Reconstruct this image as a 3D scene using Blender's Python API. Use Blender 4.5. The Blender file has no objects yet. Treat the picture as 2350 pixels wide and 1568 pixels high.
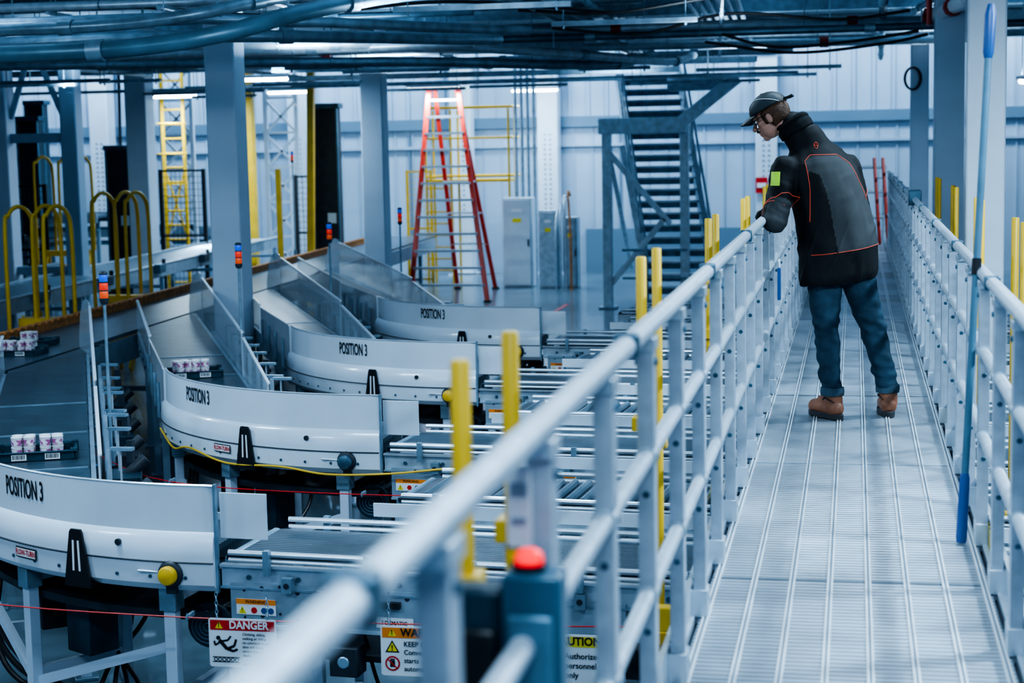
import bpy, math, random
from mathutils import Matrix, Vector, noise
from mathutils.bvhtree import BVHTree
random.seed(7)
V=Vector
sin,cos,pi,rad=math.sin,math.cos,math.pi,math.radians
COL=bpy.context.scene.collection

# ------------------------------------------------------------ materials
MATS={}
def pm(name,col,rough=.5,metal=0.,ns=6.,na=.12,bump=0.,bs=40.,emit=0.,alpha=1.,kind=None,coat=0.,spec=.5,col2=None):
    m=bpy.data.materials.new(name);m.use_nodes=True
    nt=m.node_tree;N=nt.nodes;L=nt.links
    p=N['Principled BSDF'];p.inputs['Roughness'].default_value=rough;p.inputs['Metallic'].default_value=metal
    p.inputs['Coat Weight'].default_value=coat;p.inputs['Specular IOR Level'].default_value=spec
    tc=N.new('ShaderNodeTexCoord')
    no=N.new('ShaderNodeTexNoise');no.inputs['Scale'].default_value=ns;no.inputs['Detail'].default_value=5
    L.new(tc.outputs['Object'],no.inputs['Vector'])
    rp=N.new('ShaderNodeValToRGB');rp.color_ramp.elements[0].position=.3;rp.color_ramp.elements[1].position=.7
    a=[max(0,c*(1-na)) for c in col];b=[min(1,c*(1+na)) for c in col]
    if col2: a=col;b=col2;rp.color_ramp.elements[0].position=.45;rp.color_ramp.elements[1].position=.55
    rp.color_ramp.elements[0].color=(*a,1);rp.color_ramp.elements[1].color=(*b,1)
    L.new(no.outputs['Fac'],rp.inputs['Fac'])
    out=rp.outputs['Color']
    if kind:
        wv=N.new('ShaderNodeTexWave');wv.wave_type='BANDS';wv.bands_direction=kind[0];wv.inputs['Scale'].default_value=kind[1]
        L.new(tc.outputs['Object'],wv.inputs['Vector'])
        mx=N.new('ShaderNodeMix');mx.data_type='RGBA';mx.blend_type='MULTIPLY';mx.inputs['Factor'].default_value=kind[2]
        L.new(out,mx.inputs['A']);L.new(wv.outputs['Color'],mx.inputs['B']);out=mx.outputs['Result']
        bp=N.new('ShaderNodeBump');bp.inputs['Strength'].default_value=kind[3];bp.inputs['Distance'].default_value=.004
        L.new(wv.outputs['Fac'],bp.inputs['Height']);L.new(bp.outputs['Normal'],p.inputs['Normal'])
    elif bump>0:
        n2=N.new('ShaderNodeTexNoise');n2.inputs['Scale'].default_value=bs;n2.inputs['Detail'].default_value=4
        L.new(tc.outputs['Object'],n2.inputs['Vector'])
        bp=N.new('ShaderNodeBump');bp.inputs['Strength'].default_value=bump;bp.inputs['Distance'].default_value=.01
        L.new(n2.outputs['Fac'],bp.inputs['Height']);L.new(bp.outputs['Normal'],p.inputs['Normal'])
    L.new(out,p.inputs['Base Color'])
    if emit>0:
        L.new(out,p.inputs['Emission Color']);p.inputs['Emission Strength'].default_value=emit
    if alpha<1: p.inputs['Alpha'].default_value=alpha
    MATS[name]=m
    return m
pm('white_paint',(.62,.71,.80),.35,0,3,.05,coat=.3)
pm('guard_white',(.60,.69,.78),.24,0,2,.08,coat=.4)
pm('column_paint',(.50,.61,.73),.45,0,2,.06)
pm('column_blue',(.23,.34,.45),.45,0,2,.08)
pm('steel_blue',(.10,.20,.28),.40,.3,5,.2)
pm('galv',(.25,.36,.45),.36,.5,9,.25)
pm('galv_light',(.43,.54,.63),.36,.4,9,.2)
pm('galv_dark',(.08,.15,.21),.38,.5,7,.3)
pm('alu',(.60,.68,.75),.33,.65,12,.1)
pm('alu_rail',(.44,.51,.58),.42,.35,20,.1)
pm('alu_post',(.42,.49,.57),.42,.3,20,.12)
pm('frame_grey',(.27,.36,.44),.42,.2,6,.18)
pm('belt',(.055,.09,.125),.34,.1,4,.35,kind=('Y',9,.6,.4),spec=.5)
pm('belt_main',(.10,.155,.21),.28,.15,4,.25,kind=('Y',7,.65,.5),spec=.5)
pm('black',(.012,.014,.018),.4,0,6,.2)
pm('dark',(.022,.032,.045),.5,0,6,.3)
pm('dark_blue',(.018,.045,.07),.4,0,6,.3)
pm('yellow',(.76,.46,.03),.38,0,5,.12)
pm('orange_brown',(.48,.19,.05),.6,0,14,.4)
pm('red_ladder',(.72,.045,.022),.4,0,5,.12)
pm('red',(.60,.02,.02),.4,0,5,.1)
pm('red_pipe',(.30,.025,.025),.45,0,5,.2)
pm('blue_plastic',(.025,.09,.27),.4,0,5,.1)
pm('lamp_red',(.9,.06,.03),.3,0,5,.05,emit=.3)
pm('lamp_orange',(.9,.12,.03),.3,0,5,.05,emit=.2)
pm('lamp_blue',(.03,.13,.70),.3,0,5,.05,emit=.3)
pm('lamp_hot',(1,.004,.008),.3,0,5,.02,emit=1.3)
pm('tube_light',(.80,.92,1.0),.4,0,5,.01,emit=14)
pm('sign_white',(.74,.80,.85),.4,0,9,.03)
pm('sign_red',(.60,.02,.02),.4,0,9,.05)
pm('sign_orange',(.85,.24,.02),.4,0,9,.05)
pm('sign_yellow',(.82,.67,.02),.4,0,9,.05)
pm('ink',(.01,.012,.015),.5,0,9,.05)
pm('clear_panel',(.58,.71,.82),.10,0,5,.05,alpha=.5)
pm('mesh_black',(.02,.025,.03),.5,0,5,.2)
pm('skin',(.46,.23,.165),.5,0,20,.1)
pm('hair',(.085,.036,.015),.6,0,40,.4,bump=.6,bs=120)
pm('jacket_black',(.007,.008,.010),.7,0,8,.3,bump=.06,bs=30,spec=.3)
pm('jacket_grey',(.052,.056,.060),.75,0,8,.12,bump=.06,bs=30,spec=.3)
pm('piping',(.85,.10,.05),.5,0,8,.05)
pm('reflect',(.75,.78,.8),.3,0,8,.05)
pm('lime',(.38,.66,.05),.5,0,8,.05,emit=.05)
pm('denim',(.030,.058,.088),.8,0,14,.3,bump=.3,bs=200,spec=.25)
pm('denim_cuff',(.05,.085,.12),.8,0,14,.2)
pm('boot_leather',(.28,.105,.055),.5,0,12,.3,bump=.3,bs=80)
pm('boot_sole',(.03,.03,.035),.6,0,12,.2)
pm('glove',(.012,.014,.017),.6,0,12,.2)
pm('cap_black',(.008,.010,.014),.6,0,8,.2)
pm('cap_grey',(.025,.04,.05),.7,0,8,.2)
pm('fleece',(.012,.014,.016),.9,0,30,.3,bump=.2,bs=60,spec=.2)
pm('eye_white',(.7,.68,.65),.2,0,5,.02)
pm('cup_white',(.80,.81,.85),.35,0,20,.04)
pm('cup_pink',(.45,.12,.30),.4,0,30,.5,col2=(.80,.76,.82))
pm('tray_plastic',(.012,.045,.07),.4,0,6,.2)
pm('deck_metal',(.52,.60,.68),.32,.35,1.7,.36,kind=('Y',8,.6,1.0))  # broad darker noise patches stand in for railing shadows, plus dirt
pm('deck_smooth',(.88,.92,.96),.28,.3,3,.1)
pm('deck_gap',(.20,.26,.32),.5,.3,3,.2)
pm('concrete',(.11,.16,.20),.25,0,.7,.3,coat=.3)
pm('wall_panel',(.41,.52,.64),.5,0,.6,.07)
pm('wall_dark',(.15,.24,.33),.5,0,.6,.08)  # darker wall tone for the band, seams and lower wall
pm('ceiling_deck',(.38,.52,.63),.4,.1,1.2,.15)
pm('roller',(.50,.61,.70),.25,.6,9,.1)
pm('roller_dark',(.22,.30,.37),.28,.6,9,.15)
pm('device_blue',(.03,.10,.16),.3,0,5,.15)
pm('cabinet_white',(.56,.67,.76),.4,0,5,.04)
pm('hazard_yellow',(.75,.56,.04),.5,0,9,.1)

# ------------------------------------------------------------ mesh builder
class MB:
    def __init__(s): s.v=[];s.f=[];s.m=[];s.b=[]
    def brk(s): s.b.append((len(s.v),len(s.f)));return s
    def add(s,vs,fs,mat):
        o=len(s.v);s.v+=[tuple(v) for v in vs]
        for f in fs: s.f.append(tuple(i+o for i in f));s.m.append(mat)
        return s
    def box(s,c,d,mat,rz=0,R=None):
        c=V(c);h=V(d)/2
        if R is None: R=Matrix.Rotation(rz,3,'Z')
        vs=[c+R@V((x*h.x,y*h.y,z*h.z)) for x in(-1,1) for y in(-1,1) for z in(-1,1)]
        return s.add(vs,[(0,1,3,2),(4,6,7,5),(0,4,5,1),(2,3,7,6),(0,2,6,4),(1,5,7,3)],mat)
    def beam(s,p,q,w,h,mat,up=(0,0,1)):
        p=V(p);q=V(q);d=q-p;L=d.length;x=d.normalized();up=V(up)
        y=up.cross(x)
        if y.length<1e-4: y=V((0,1,0)).cross(x)
        y.normalize();z=x.cross(y)
        R=Matrix((x,y,z)).transposed()
        return s.box((p+q)/2,(L,w,h),mat,R=R)
    def cyl(s,p,q,r,mat,n=12,r2=None):
        p=V(p);q=V(q);r2=r if r2 is None else r2
        d=(q-p).normalized();a=d.orthogonal().normalized();b=d.cross(a)
        vs=[];
        for c,rr in((p,r),(q,r2)):
            for i in range(n):
                t=2*pi*i/n;vs.append(c+a*(rr*cos(t))+b*(rr*sin(t)))
        fs=[(i,(i+1)%n,n+(i+1)%n,n+i) for i in range(n)]
        fs+=[tuple(range(n-1,-1,-1)),tuple(range(n,2*n))]
        return s.add(vs,fs,mat)
    def tube(s,pts,r,mat,n=8,closed=False):
        pts=[V(p) for p in pts];k=len(pts);vs=[];fs=[]
        a=None
        for i,p in enumerate(pts):
            if closed: d=(pts[(i+1)%k]-pts[i-1])
            else: d=pts[min(i+1,k-1)]-pts[max(i-1,0)]
            d.normalize()
            if a is None: a=d.orthogonal().normalized()
            else:
                a=a-d*a.dot(d)
                if a.length<1e-5: a=d.orthogonal()
                a.normalize()
            b=d.cross(a)
            rr=r[i] if isinstance(r,(list,tuple)) else r
            for j in range(n):
                t=2*pi*j/n;vs.append(p+a*(rr*cos(t))+b*(rr*sin(t)))
        for i in range(k if closed else k-1):
            i2=(i+1)%k
            for j in range(n):
                fs.append((i*n+j,i*n+(j+1)%n,i2*n+(j+1)%n,i2*n+j))
        if not closed: fs+=[tuple(range(n-1,-1,-1)),tuple(range((k-1)*n,k*n))]
        return s.add(vs,fs,mat)
    def sweep(s,stations,mat,closedprof=True,caps=True):
        k=len(stations);n=len(stations[0]);vs=[p for st in stations for p in st];fs=[]
        for i in range(k-1):
            for j in range(n if closedprof else n-1):
                fs.append((i*n+j,i*n+(j+1)%n,(i+1)*n+(j+1)%n,(i+1)*n+j))
        if caps and closedprof: fs+=[tuple(range(n-1,-1,-1)),tuple(range((k-1)*n,k*n))]
        return s.add(vs,fs,mat)
    def prism(s,poly,o,x,y,th,mat):
        o=V(o);x=V(x);y=V(y);z=x.cross(y).normalized()
        n=len(poly)
        vs=[o+x*a+y*b for a,b in poly]+[o+x*a+y*b+z*th for a,b in poly]
        fs=[(i,(i+1)%n,n+(i+1)%n,n+i) for i in range(n)]+[tuple(range(n-1,-1,-1)),tuple(range(n,2*n))]
        return s.add(vs,fs,mat)
    def lathe(s,c,prof,mat,n=20,ax=(0,0,1)):
        c=V(c);d=V(ax).normalized();a=d.orthogonal().normalized();b=d.cross(a)
        st=[[c+d*z+a*(r*cos(2*pi*i/n))+b*(r*sin(2*pi*i/n)) for i in range(n)] for r,z in prof]
        return s.sweep(st,mat)
    def ell(s,c,r,mat,R=None,nu=16,nv=10):
        c=V(c);R=R or Matrix.Identity(3);vs=[];fs=[]
        for i in range(nv+1):
            ph=pi*i/nv
            for j in range(nu):
                t=2*pi*j/nu
                vs.append(c+R@V((r[0]*max(sin(ph),.001)*cos(t),r[1]*max(sin(ph),.001)*sin(t),r[2]*cos(ph))))
        for i in range(nv):
            for j in range(nu):
                fs.append((i*nu+j,(i+1)*nu+j,(i+1)*nu+(j+1)%nu,i*nu+(j+1)%nu))
        fs+=[tuple(range(nu)),tuple(range((nv+1)*nu-1,nv*nu-1,-1))]
        return s.add(vs,fs,mat)
    def cap(s,p,r1,q,r2,mat,n=16):
        p=V(p);q=V(q);d=(q-p).normalized();a=d.orthogonal().normalized();b=d.cross(a);st=[]
        for i in range(6):
            t=pi/2*(1-i/5);st.append((p-d*(r1*sin(t)),max(r1*cos(t),.0008)))
        for i in range(6):
            t=pi/2*i/5;st.append((q+d*(r2*sin(t)),max(r2*cos(t),.0008)))
        S=[[c+a*(rr*cos(2*pi*j/n))+b*(rr*sin(2*pi*j/n)) for j in range(n)] for c,rr in st]
        return s.sweep(S,mat)
    def text(s,body,size,fn,mat,xs=1.,bold=.01,align='CENTER'):
        vs,fs=textmesh(body,size,bold,align)
        return s.add([fn(x*xs,y) for x,y in vs],fs,mat)
    def mesh(s,name):
        me=bpy.data.meshes.new(name);me.from_pydata(s.v,[],s.f)
        ms=[];
        for m in s.m:
            if m not in ms: ms.append(m)
        for m in ms: me.materials.append(MATS[m])
        ix={m:i for i,m in enumerate(ms)}
        me.polygons.foreach_set('material_index',[ix[m] for m in s.m])
        me.validate();me.update()
        return me
TC={}
def textmesh(body,size,bold,align):
    k=(body,align,bold)
    if k not in TC:
        c=bpy.data.curves.new('t','FONT');c.body=body;c.size=1;c.offset=bold;c.align_x=align;c.align_y='CENTER';c.resolution_u=3
        o=bpy.data.objects.new('t',c);COL.objects.link(o)
        bpy.context.view_layer.update()
        e=o.evaluated_get(bpy.context.evaluated_depsgraph_get());me=e.to_mesh()
        TC[k]=([(v.co.x,v.co.y) for v in me.vertices],[tuple(p.vertices) for p in me.polygons])
        e.to_mesh_clear();bpy.data.objects.remove(o);bpy.data.curves.remove(c)
    vs,fs=TC[k]
    return [(x*size,y*size) for x,y in vs],fs
# letter shapes prepared once while the scene is still empty
for a in (('POSITION 3','CENTER',.02),('FLOW-TURN','CENTER',.03),('WARNING','CENTER',.01),('!','CENTER',.01),('!','CENTER',.03),('I DEMATIC','CENTER',.02),('DANGER','CENTER',.03),('WARNING','CENTER',.03),('CAUTION','CENTER',.03),('DANGER','CENTER',.02),('KEEP CLEAR','CENTER',.02)): textmesh(a[0],1,a[2],a[1])
DT=('Climbing, sitting,','walking or riding','on conveyor at any','time will cause','severe injury or','death.');WT=('KEEP CLEAR','Conveyor','starts','automatically');CT=('Authorized','personnel','only')
for l in DT+WT+CT: textmesh(l,1,.015,'LEFT')
textmesh('KEEP OFF',1,.01,'LEFT')
def smooth(me,ang=40):
    me.polygons.foreach_set('use_smooth',[True]*len(me.polygons))
    try: me.set_sharp_from_angle(angle=rad(ang))
    except Exception: pass
def obj(mb,name,parent=None,label=None,cat=None,loc=None,rz=0,bev=0,sm=True,kind=None,group=None):
    if isinstance(mb,MB) and mb.b:
        bs=[(0,0)]+mb.b+[(len(mb.v),len(mb.f))];o=None
        for (v0,f0),(v1,f1) in zip(bs[:-1],bs[1:]):
            if f1<=f0: continue
            q=MB();q.v=mb.v[v0:v1];q.f=[tuple(i-v0 for i in f) for f in mb.f[f0:f1]];q.m=mb.m[f0:f1]
            o=obj(q,name,parent,label,cat,loc,rz,bev,sm,kind,group)
        return o
    me=mb if isinstance(mb,bpy.types.Mesh) else mb.mesh(name)
    if sm: smooth(me)
    o=bpy.data.objects.new(name,me);COL.objects.link(o)
    if loc is not None: o.location=loc
    o.rotation_euler=(0,0,rz)
    if parent: o.parent=parent
    if label:o['label']=label
    if cat:o['category']=cat
    if kind:o['kind']=kind
    if group:o['group']=group
    if bev>0:
        b=o.modifiers.new('bevel','BEVEL');b.width=bev;b.segments=2;b.limit_method='ANGLE';b.angle_limit=rad(50)
    return o
def thing(name,label,cat,loc=(0,0,0),rz=0,group=None):
    o=bpy.data.objects.new(name,None);COL.objects.link(o);o.location=loc;o.rotation_euler=(0,0,rz);o.empty_display_size=.1
    o['label']=label;o['category']=cat
    if group:o['group']=group
    return o
def copy_thing(src,loc,rz=0,label=None):
    n=src.copy();COL.objects.link(n);n.location=loc;n.rotation_euler=(0,0,rz)
    if label:n['label']=label
    al=list(bpy.data.objects)
    for ch in [c for c in al if c.parent==src]:
        k=ch.copy();k.parent=n;COL.objects.link(k)
        for g in [c for c in al if c.parent==ch]:
            h=g.copy();h.parent=k;COL.objects.link(h)
    return n
def catmull(P,n=8):
    P=[V(p) for p in P];P=[P[0]*2-P[1]]+P+[P[-1]*2-P[-2]];o=[]
    for i in range(1,len(P)-2):
        for k in range(n):
            t=k/n;a,b,c,d=P[i-1:i+3]
            o.append(.5*((2*b)+(c-a)*t+(2*a-5*b+4*c-d)*t*t+(3*b-a-3*c+d)*t**3))
    o.append(P[-2]);return o
def blob(mb,name,voxel,it=4,fac=.5):
    me=mb.mesh(name+'_src');o=bpy.data.objects.new('tmp',me);COL.objects.link(o)
    r=o.modifiers.new('r','REMESH');r.mode='VOXEL';r.voxel_size=voxel
    s=o.modifiers.new('s','SMOOTH');s.iterations=it;s.factor=fac
    bpy.context.view_layer.update()
    dg=bpy.context.evaluated_depsgraph_get()
    n=bpy.data.meshes.new_from_object(o.evaluated_get(dg),depsgraph=dg);n.name=name
    mats=list(me.materials)
    bpy.data.objects.remove(o)
    if not n.materials:
        for m in mats: n.materials.append(m)
    n.polygons.foreach_set('use_smooth',[True]*len(n.polygons))
    return n
DECK=1.45

# ============================================================ PERSON
Z0=DECK
def P3(x,y,h): return V((x,y,Z0+h))
hc=P3(-.455,9.56,1.665)
fh=V((-.86,.22,-.46)).normalized();uh=(V((0,0,1))-fh*fh.z).normalized();rh=fh.cross(uh)
HR=Matrix((rh,fh,uh)).transposed()
def H(a,b_,c): return hc+HR@V((a,b_,c))
neck=P3(-.265,9.545,1.49)
ax_a=V((.87,.5,0)).normalized();ax_b=V((-.5,.87,0)).normalized()
TR=Matrix((ax_a,ax_b,V((0,0,1)))).transposed()
SL=(P3(-.372,9.425,1.375),P3(-.425,9.30,1.10),P3(-.462,9.50,1.135))
SR=(P3(-.045,9.615,1.375),P3(.035,9.69,1.10),P3(-.05,9.85,.98))
def hand(b,mat,g=0.0):
    # left hand gripping the rail (rail centre x=-.49, h=1.10, r=.024), along +Y
    b.cap(P3(-.463,9.50,1.138),.026+g,P3(-.468,9.545,1.144),.028+g,mat,12)
    for k in range(4): b.cap(P3(-.462,9.545+.0215*k,1.146),.014+g,P3(-.496,9.552+.0215*k,1.143),.0125+g,mat,10)
    for k,l in enumerate((.9,1.03,1.0,.8)):
        y=9.55+.0225*k
        pts=[P3(-.498,y,1.142),P3(-.498-.024*l,y+.002,1.132),P3(-.499-.033*l,y+.003,1.108),P3(-.499-.024*l,y+.003,1.088)]
        rs=[.0095+g,.009+g,.0082+g,.0075+g]
        for i in range(3): b.cap(pts[i],rs[i],pts[i+1],rs[i+1],mat,10)
    tp=[P3(-.455,9.545,1.138),P3(-.448,9.575,1.120),P3(-.452,9.605,1.106)]
    b.cap(tp[0],.013+g,tp[1],.011+g,mat,10);b.cap(tp[1],.011+g,tp[2],.009+g,mat,10)
def hand_r(b,mat,g=0.):
    w=SR[2];d=V((-.5,.5,-.5)).normalized();s=V((.6,.6,0)).normalized();n=d.cross(s)
    b.cap(w,.026+g,w+d*.04,.03+g,mat,12);b.ell(w+d*.06,(.04+g,.045+g,.018+g),mat)
    for k,l in enumerate((.9,1.05,1,.8)):
        o=w+d*.09+s*(.021*(k-1.5));b.cap(o,.009,o+d*.035*l+n*.01,.0085,mat,8);b.cap(o+d*.035*l+n*.01,.0085,o+d*.055*l+n*.028,.0075,mat,8)
    o=w+d*.03-s*.03;b.cap(o,.012,o-s*.025+d*.035,.009,mat,8)
b=MB();S='skin'
b.ell(P3(-.085,9.48,.90),(.15,.11,.12),S,TR);b.cap(P3(-.09,9.48,.92),.12,P3(-.14,9.50,1.18),.115,S);b.cap(P3(-.14,9.50,1.18),.115,P3(-.19,9.52,1.32),.115,S)
b.cap(P3(-.32,9.455,1.365),.055,P3(-.09,9.59,1.365),.055,S)
b.cap(neck-V((0,0,.04)),.055,H(0,-.035,-.06),.050,S)
b.cap(SL[0],.05,SL[1],.042,S);b.cap(SL[1],.04,SL[2],.027,S);b.cap(SR[0],.05,SR[1],.042,S);b.cap(SR[1],.04,SR[2],.027,S)
LJ=[P3(-.165,9.43,.86),P3(-.150,9.42,.48),P3(-.118,9.44,.09)];RJ=[P3(-.005,9.51,.86),P3(.10,9.54,.49),P3(.183,9.57,.09)]
for J in(LJ,RJ): b.cap(J[0],.08,J[1],.052,S);b.cap(J[1],.052,J[2],.038,S)
fdL=V((-.62,.78,0)).normalized();fdR=V((-.12,.99,0)).normalized()
b.cap(LJ[2],.036,LJ[2]+fdL*.14+V((0,0,-.045)),.026,S);b.cap(RJ[2],.036,RJ[2]+fdR*.14+V((0,0,-.045)),.026,S)
b.ell(H(0,-.012,.022),(.076,.096,.092),S,HR);b.ell(H(0,.032,-.045),(.058,.060,.072),S,HR);b.ell(H(0,.072,-.098),(.024,.022,.018),S,HR)
b.cap(H(0,.094,.006),.008,H(0,.118,-.028),.012,S);b.cap(H(-.012,.104,-.032),.007,H(.012,.104,-.032),.007,S)
b.cap(H(-.036,.082,.020),.010,H(.036,.082,.020),.010,S)
b.cap(H(-.018,.094,-.060),.006,H(.018,.094,-.060),.006,S);b.cap(H(-.014,.091,-.074),.007,H(.014,.091,-.074),.007,S)
b.cap(H(-.045,.06,-.02),.016,H(-.045,.03,-.02),.02,S);b.cap(H(.045,.06,-.02),.016,H(.045,.03,-.02),.02,S)
for sx in(-1,1): b.ell(H(sx*.078,-.008,-.018),(.010,.018,.031),S,HR)
hand(b,S);hand_r(b,S)
bm=blob(b,'person',.0055,2,.5)
person=obj(bm,'person',label='person leaning on railing in black cap, dark jacket, jeans, boots',cat='person',sm=False)
for sx in(-1,1):
    b=MB();b.ell(H(sx*.032,.080,.002),(.012,.010,.009),'eye_white',HR);b.ell(H(sx*.032,.0885,.0),(.005,.003,.005),'dark',HR);obj(b,'eye',person)
b=MB();tmp=MB();tmp.ell(H(0,-.020,.005),(.083,.094,.090),'hair',HR,32,24)
HRi=HR.transposed()
fs=[]
for f_ in tmp.f:
    c=HRi@(sum((V(tmp.v[i]) for i in f_),V((0,0,0)))/len(f_)-hc)
    if len(f_)>4: continue
    if c.y<-.005 and c.z>-.085 and c.z<.06 or (c.y<.026 and c.z>-.035 and c.z<.05): fs.append(f_)
b.add(tmp.v,fs,'hair');o=obj(b,'hair',person,label='short brown hair');m_=o.modifiers.new('s','SOLIDIFY');m_.thickness=.008
b=MB();b.cap(H(-.026,.093,-.052),.005,H(0,.105,-.045),.008,'hair');b.cap(H(.026,.093,-.052),.005,H(0,.105,-.045),.008,'hair');obj(b,'mustache',person)
capo=MB();nu,nv=32,10;st=[]
for i in range(nv+1):
    ph=pi/2*i/nv;st.append([H((.091*max(cos(ph),.01))*cos(2*pi*j/nu),-.006+(.112*max(cos(ph),.01))*sin(2*pi*j/nu),.036+.094*sin(ph)) for j in range(nu)])
capo.sweep(st,'cap_black',True,True)
capo.ell(H(0,-.006,.130),(.008,.008,.004),'cap_black',HR,10,6)
cap_=obj(capo,'cap',person,label='black baseball cap with grey side panels and white piping')
b=MB();st=[]
for i in range(13):
    t_=-1+2*i/12;x=.074*t_;fr=.098-.03*t_*t_;to=.098+.078*(1-t_*t_)**.5+.0
    z0=.046-.018*t_*t_;st.append([H(x,fr-.01,z0+.003),H(x*1.0,(fr+to)/2,z0-.002),H(x,to,z0-.014),H(x,to,z0-.018),H(x,(fr+to)/2,z0-.007),H(x,fr-.01,z0-.002)])
b.sweep(st,'cap_black');obj(b,'brim',cap_)
def capsurf(a,el,off=.0015): return H((.091+off)*cos(el)*cos(a),-.006+(.112+off)*cos(el)*sin(a),.036+(.094+off)*sin(el))
for s in(0,1):
    b=MB();st=[]
    for i in range(9):
        a=rad(-50+90*i/8) if s==0 else rad(230-90*i/8)
        st.append([capsurf(a,rad(4+e*46/5*(.6+.4*sin(pi*i/8)))) for e in range(6)])
    b.sweep(st,'cap_grey',False,False);obj(b,'side_panel',cap_,label='dark grey side panel')
    b=MB();a0=-50 if s==0 else 230;sg=1 if s==0 else -1
    b.tube([capsurf(rad(a0+sg*130*i/16),rad(3+46*sin(pi*i/16*.8))) for i in range(17)],.0018,'reflect',6);obj(b,'piping',cap_,label='white piping')
b=MB();b.tube([H(-.02,-.116,.045),H(-.02,-.135,.04),H(-.025,-.165,.038)],.007,'black');b.brk();b.tube([H(.015,-.116,.045),H(.02,-.135,.04),H(.02,-.158,.038)],.006,'black');obj(b,'back_strap',cap_)
b=MB();b.tube([H(s_*.081,y_,.008) for s_,y_ in((-1,-.03),(-1,.05))]+[H(-.06,.094,.008)],.0022,'black',6);b.tube([H(.081,-.03,.008),H(.081,.05,.008),H(.06,.094,.008)],.0022,'black',6);b.tube([H(-.06,.094,.008),H(0,.104,.008),H(.06,.094,.008)],.0022,'black',6)
for sx in(-1,1): b.tube([H(sx*.034+.024*cos(a),.100-.01*abs(cos(a)),.0+.015*sin(a)) for a in [2*pi*j/14 for j in range(14)]],.0014,'galv',5,True)
obj(b,'glasses',person,label='thin safety glasses')
# jeans
b=MB();D='denim'
b.ell(P3(-.085,9.475,.87),(.185,.14,.13),D,TR)
b.cap(P3(-.162,9.43,.83),.103,P3(-.150,9.42,.49),.072,D);b.cap(P3(-.150,9.42,.49),.070,P3(-.120,9.435,.17),.058,D)
b.cap(P3(-.002,9.51,.83),.103,P3(.100,9.54,.50),.072,D);b.cap(P3(.100,9.54,.50),.070,P3(.178,9.565,.17),.058,D)
me=blob(b,'jeans',.009,3)
for v in me.vertices:
    h=v.co.z-Z0;amp=.005+.012*max(0,1-abs(h-.24)/.14)+.009*max(0,1-abs(h-.50)/.1)
    v.co+=v.normal*amp*noise.noise(V((v.co.x*8,v.co.y*8,v.co.z*26+v.co.x*8)))*1.3
obj(me,'jeans',person,label='dark blue jeans with rolled cuffs',sm=False)
for c in(P3(-.118,9.437,.135),P3(.181,9.567,.135)):
    b=MB();b.lathe(c,[(.056,0),(.064,.0),(.066,.02),(.064,.042),(.056,.044)],'denim_cuff',24);obj(b,'jeans_cuff',person)
def boot(c,fd,nm='boot'):
    rt=V((fd.y,-fd.x,0));g=lambda a,f_,z:V((c.x,c.y,Z0))+rt*a+fd*f_+V((0,0,z))
    b=MB();L='boot_leather'
    b.cap(g(0,-.005,.145),.052,g(0,-.01,.08),.052,L);b.cap(g(0,-.03,.062),.046,g(0,.06,.066),.048,L);b.cap(g(0,.06,.066),.048,g(0,.15,.056),.041,L);b.cap(g(0,.0,.13),.045,g(0,.09,.075),.042,L)
    me=blob(b,nm,.006,3);o=obj(me,'boot',person,label='brown leather work boot with dark sole',sm=False)
    b=MB();pts=[]
    for k in range(28):
        a=2*pi*k/28;x=.048*cos(a)*(1.05 if sin(a)>0 else .88);y=.055+.145*sin(a);pts.append((x,y))
    o0=g(0,0,.004);b.prism(pts,o0,rt,fd,.032,'boot_sole');b.prism([(x*.98,y) for x,y in pts if y<.02],g(0,0,.0),rt,fd,.02,'boot_sole');obj(b,'sole',o,label='dark rubber sole',bev=.004)
    b=MB()
    for k in range(5):
        ff=.10-.022*k;zz=.112+.0135*k
        b.tube([g(-.026,ff-.012,zz-.004),g(-.012,ff+.006,zz+.004),g(.012,ff+.006,zz+.004),g(.026,ff-.012,zz-.004)],.003,'sign_white' if k%2 else 'black',5)
    b.tube([g(-.05,.02,.11),g(-.056,.0,.125),g(-.05,-.03,.115),g(-.035,-.06,.10)],.003,'cap_black',5)
    obj(b,'laces',o)
    b=MB();b.lathe(g(0,-.008,.135),[(.05,0),(.059,.0),(.060,.018),(.052,.022)],'cap_grey',20);obj(b,'boot_collar',o)
boot(LJ[2],fdL);boot(RJ[2],fdR)
# jacket
RG=[(.760,-.088,9.472,.220,.158),(.80,-.088,9.472,.230,.168),(.95,-.092,9.48,.226,.166),(1.10,-.112,9.49,.216,.158),(1.25,-.145,9.51,.210,.148),(1.36,-.180,9.52,.205,.136),(1.41,-.197,9.525,.190,.124),(1.46,-.218,9.535,.152,.108),(1.50,-.24,9.54,.112,.096),(1.54,-.268,9.548,.094,.090),(1.58,-.295,9.555,.088,.086)]
b=MB();J='jacket_grey';st=[]
for h,cx,cy,ra,rb in RG:
    st.append([P3(cx,cy,h)+ax_a*(ra*cos(2*pi*j/40))+ax_b*(rb*sin(2*pi*j/40))+V((0,0,.02*cos(2*pi*j/40)+(.03*sin(2*pi*j/40)*(-1) if h>1.5 else 0))) for j in range(40)])
b.sweep(st,J)
b.cap(SL[0],.076,SL[1],.068,J);b.cap(SL[1],.068,SL[2]+V((.006,-.02,0)),.048,J)
b.cap(SR[0],.076,SR[1],.068,J);b.cap(SR[1],.068,SR[2],.050,J)
b.cap(P3(-.31,9.465,1.41),.055,P3(-.10,9.58,1.41),.055,J)
b.cap(P3(-.25,9.535,1.47),.090,P3(-.335,9.552,1.605),.084,J)
me=blob(b,'jacket',.0085,6)
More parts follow.
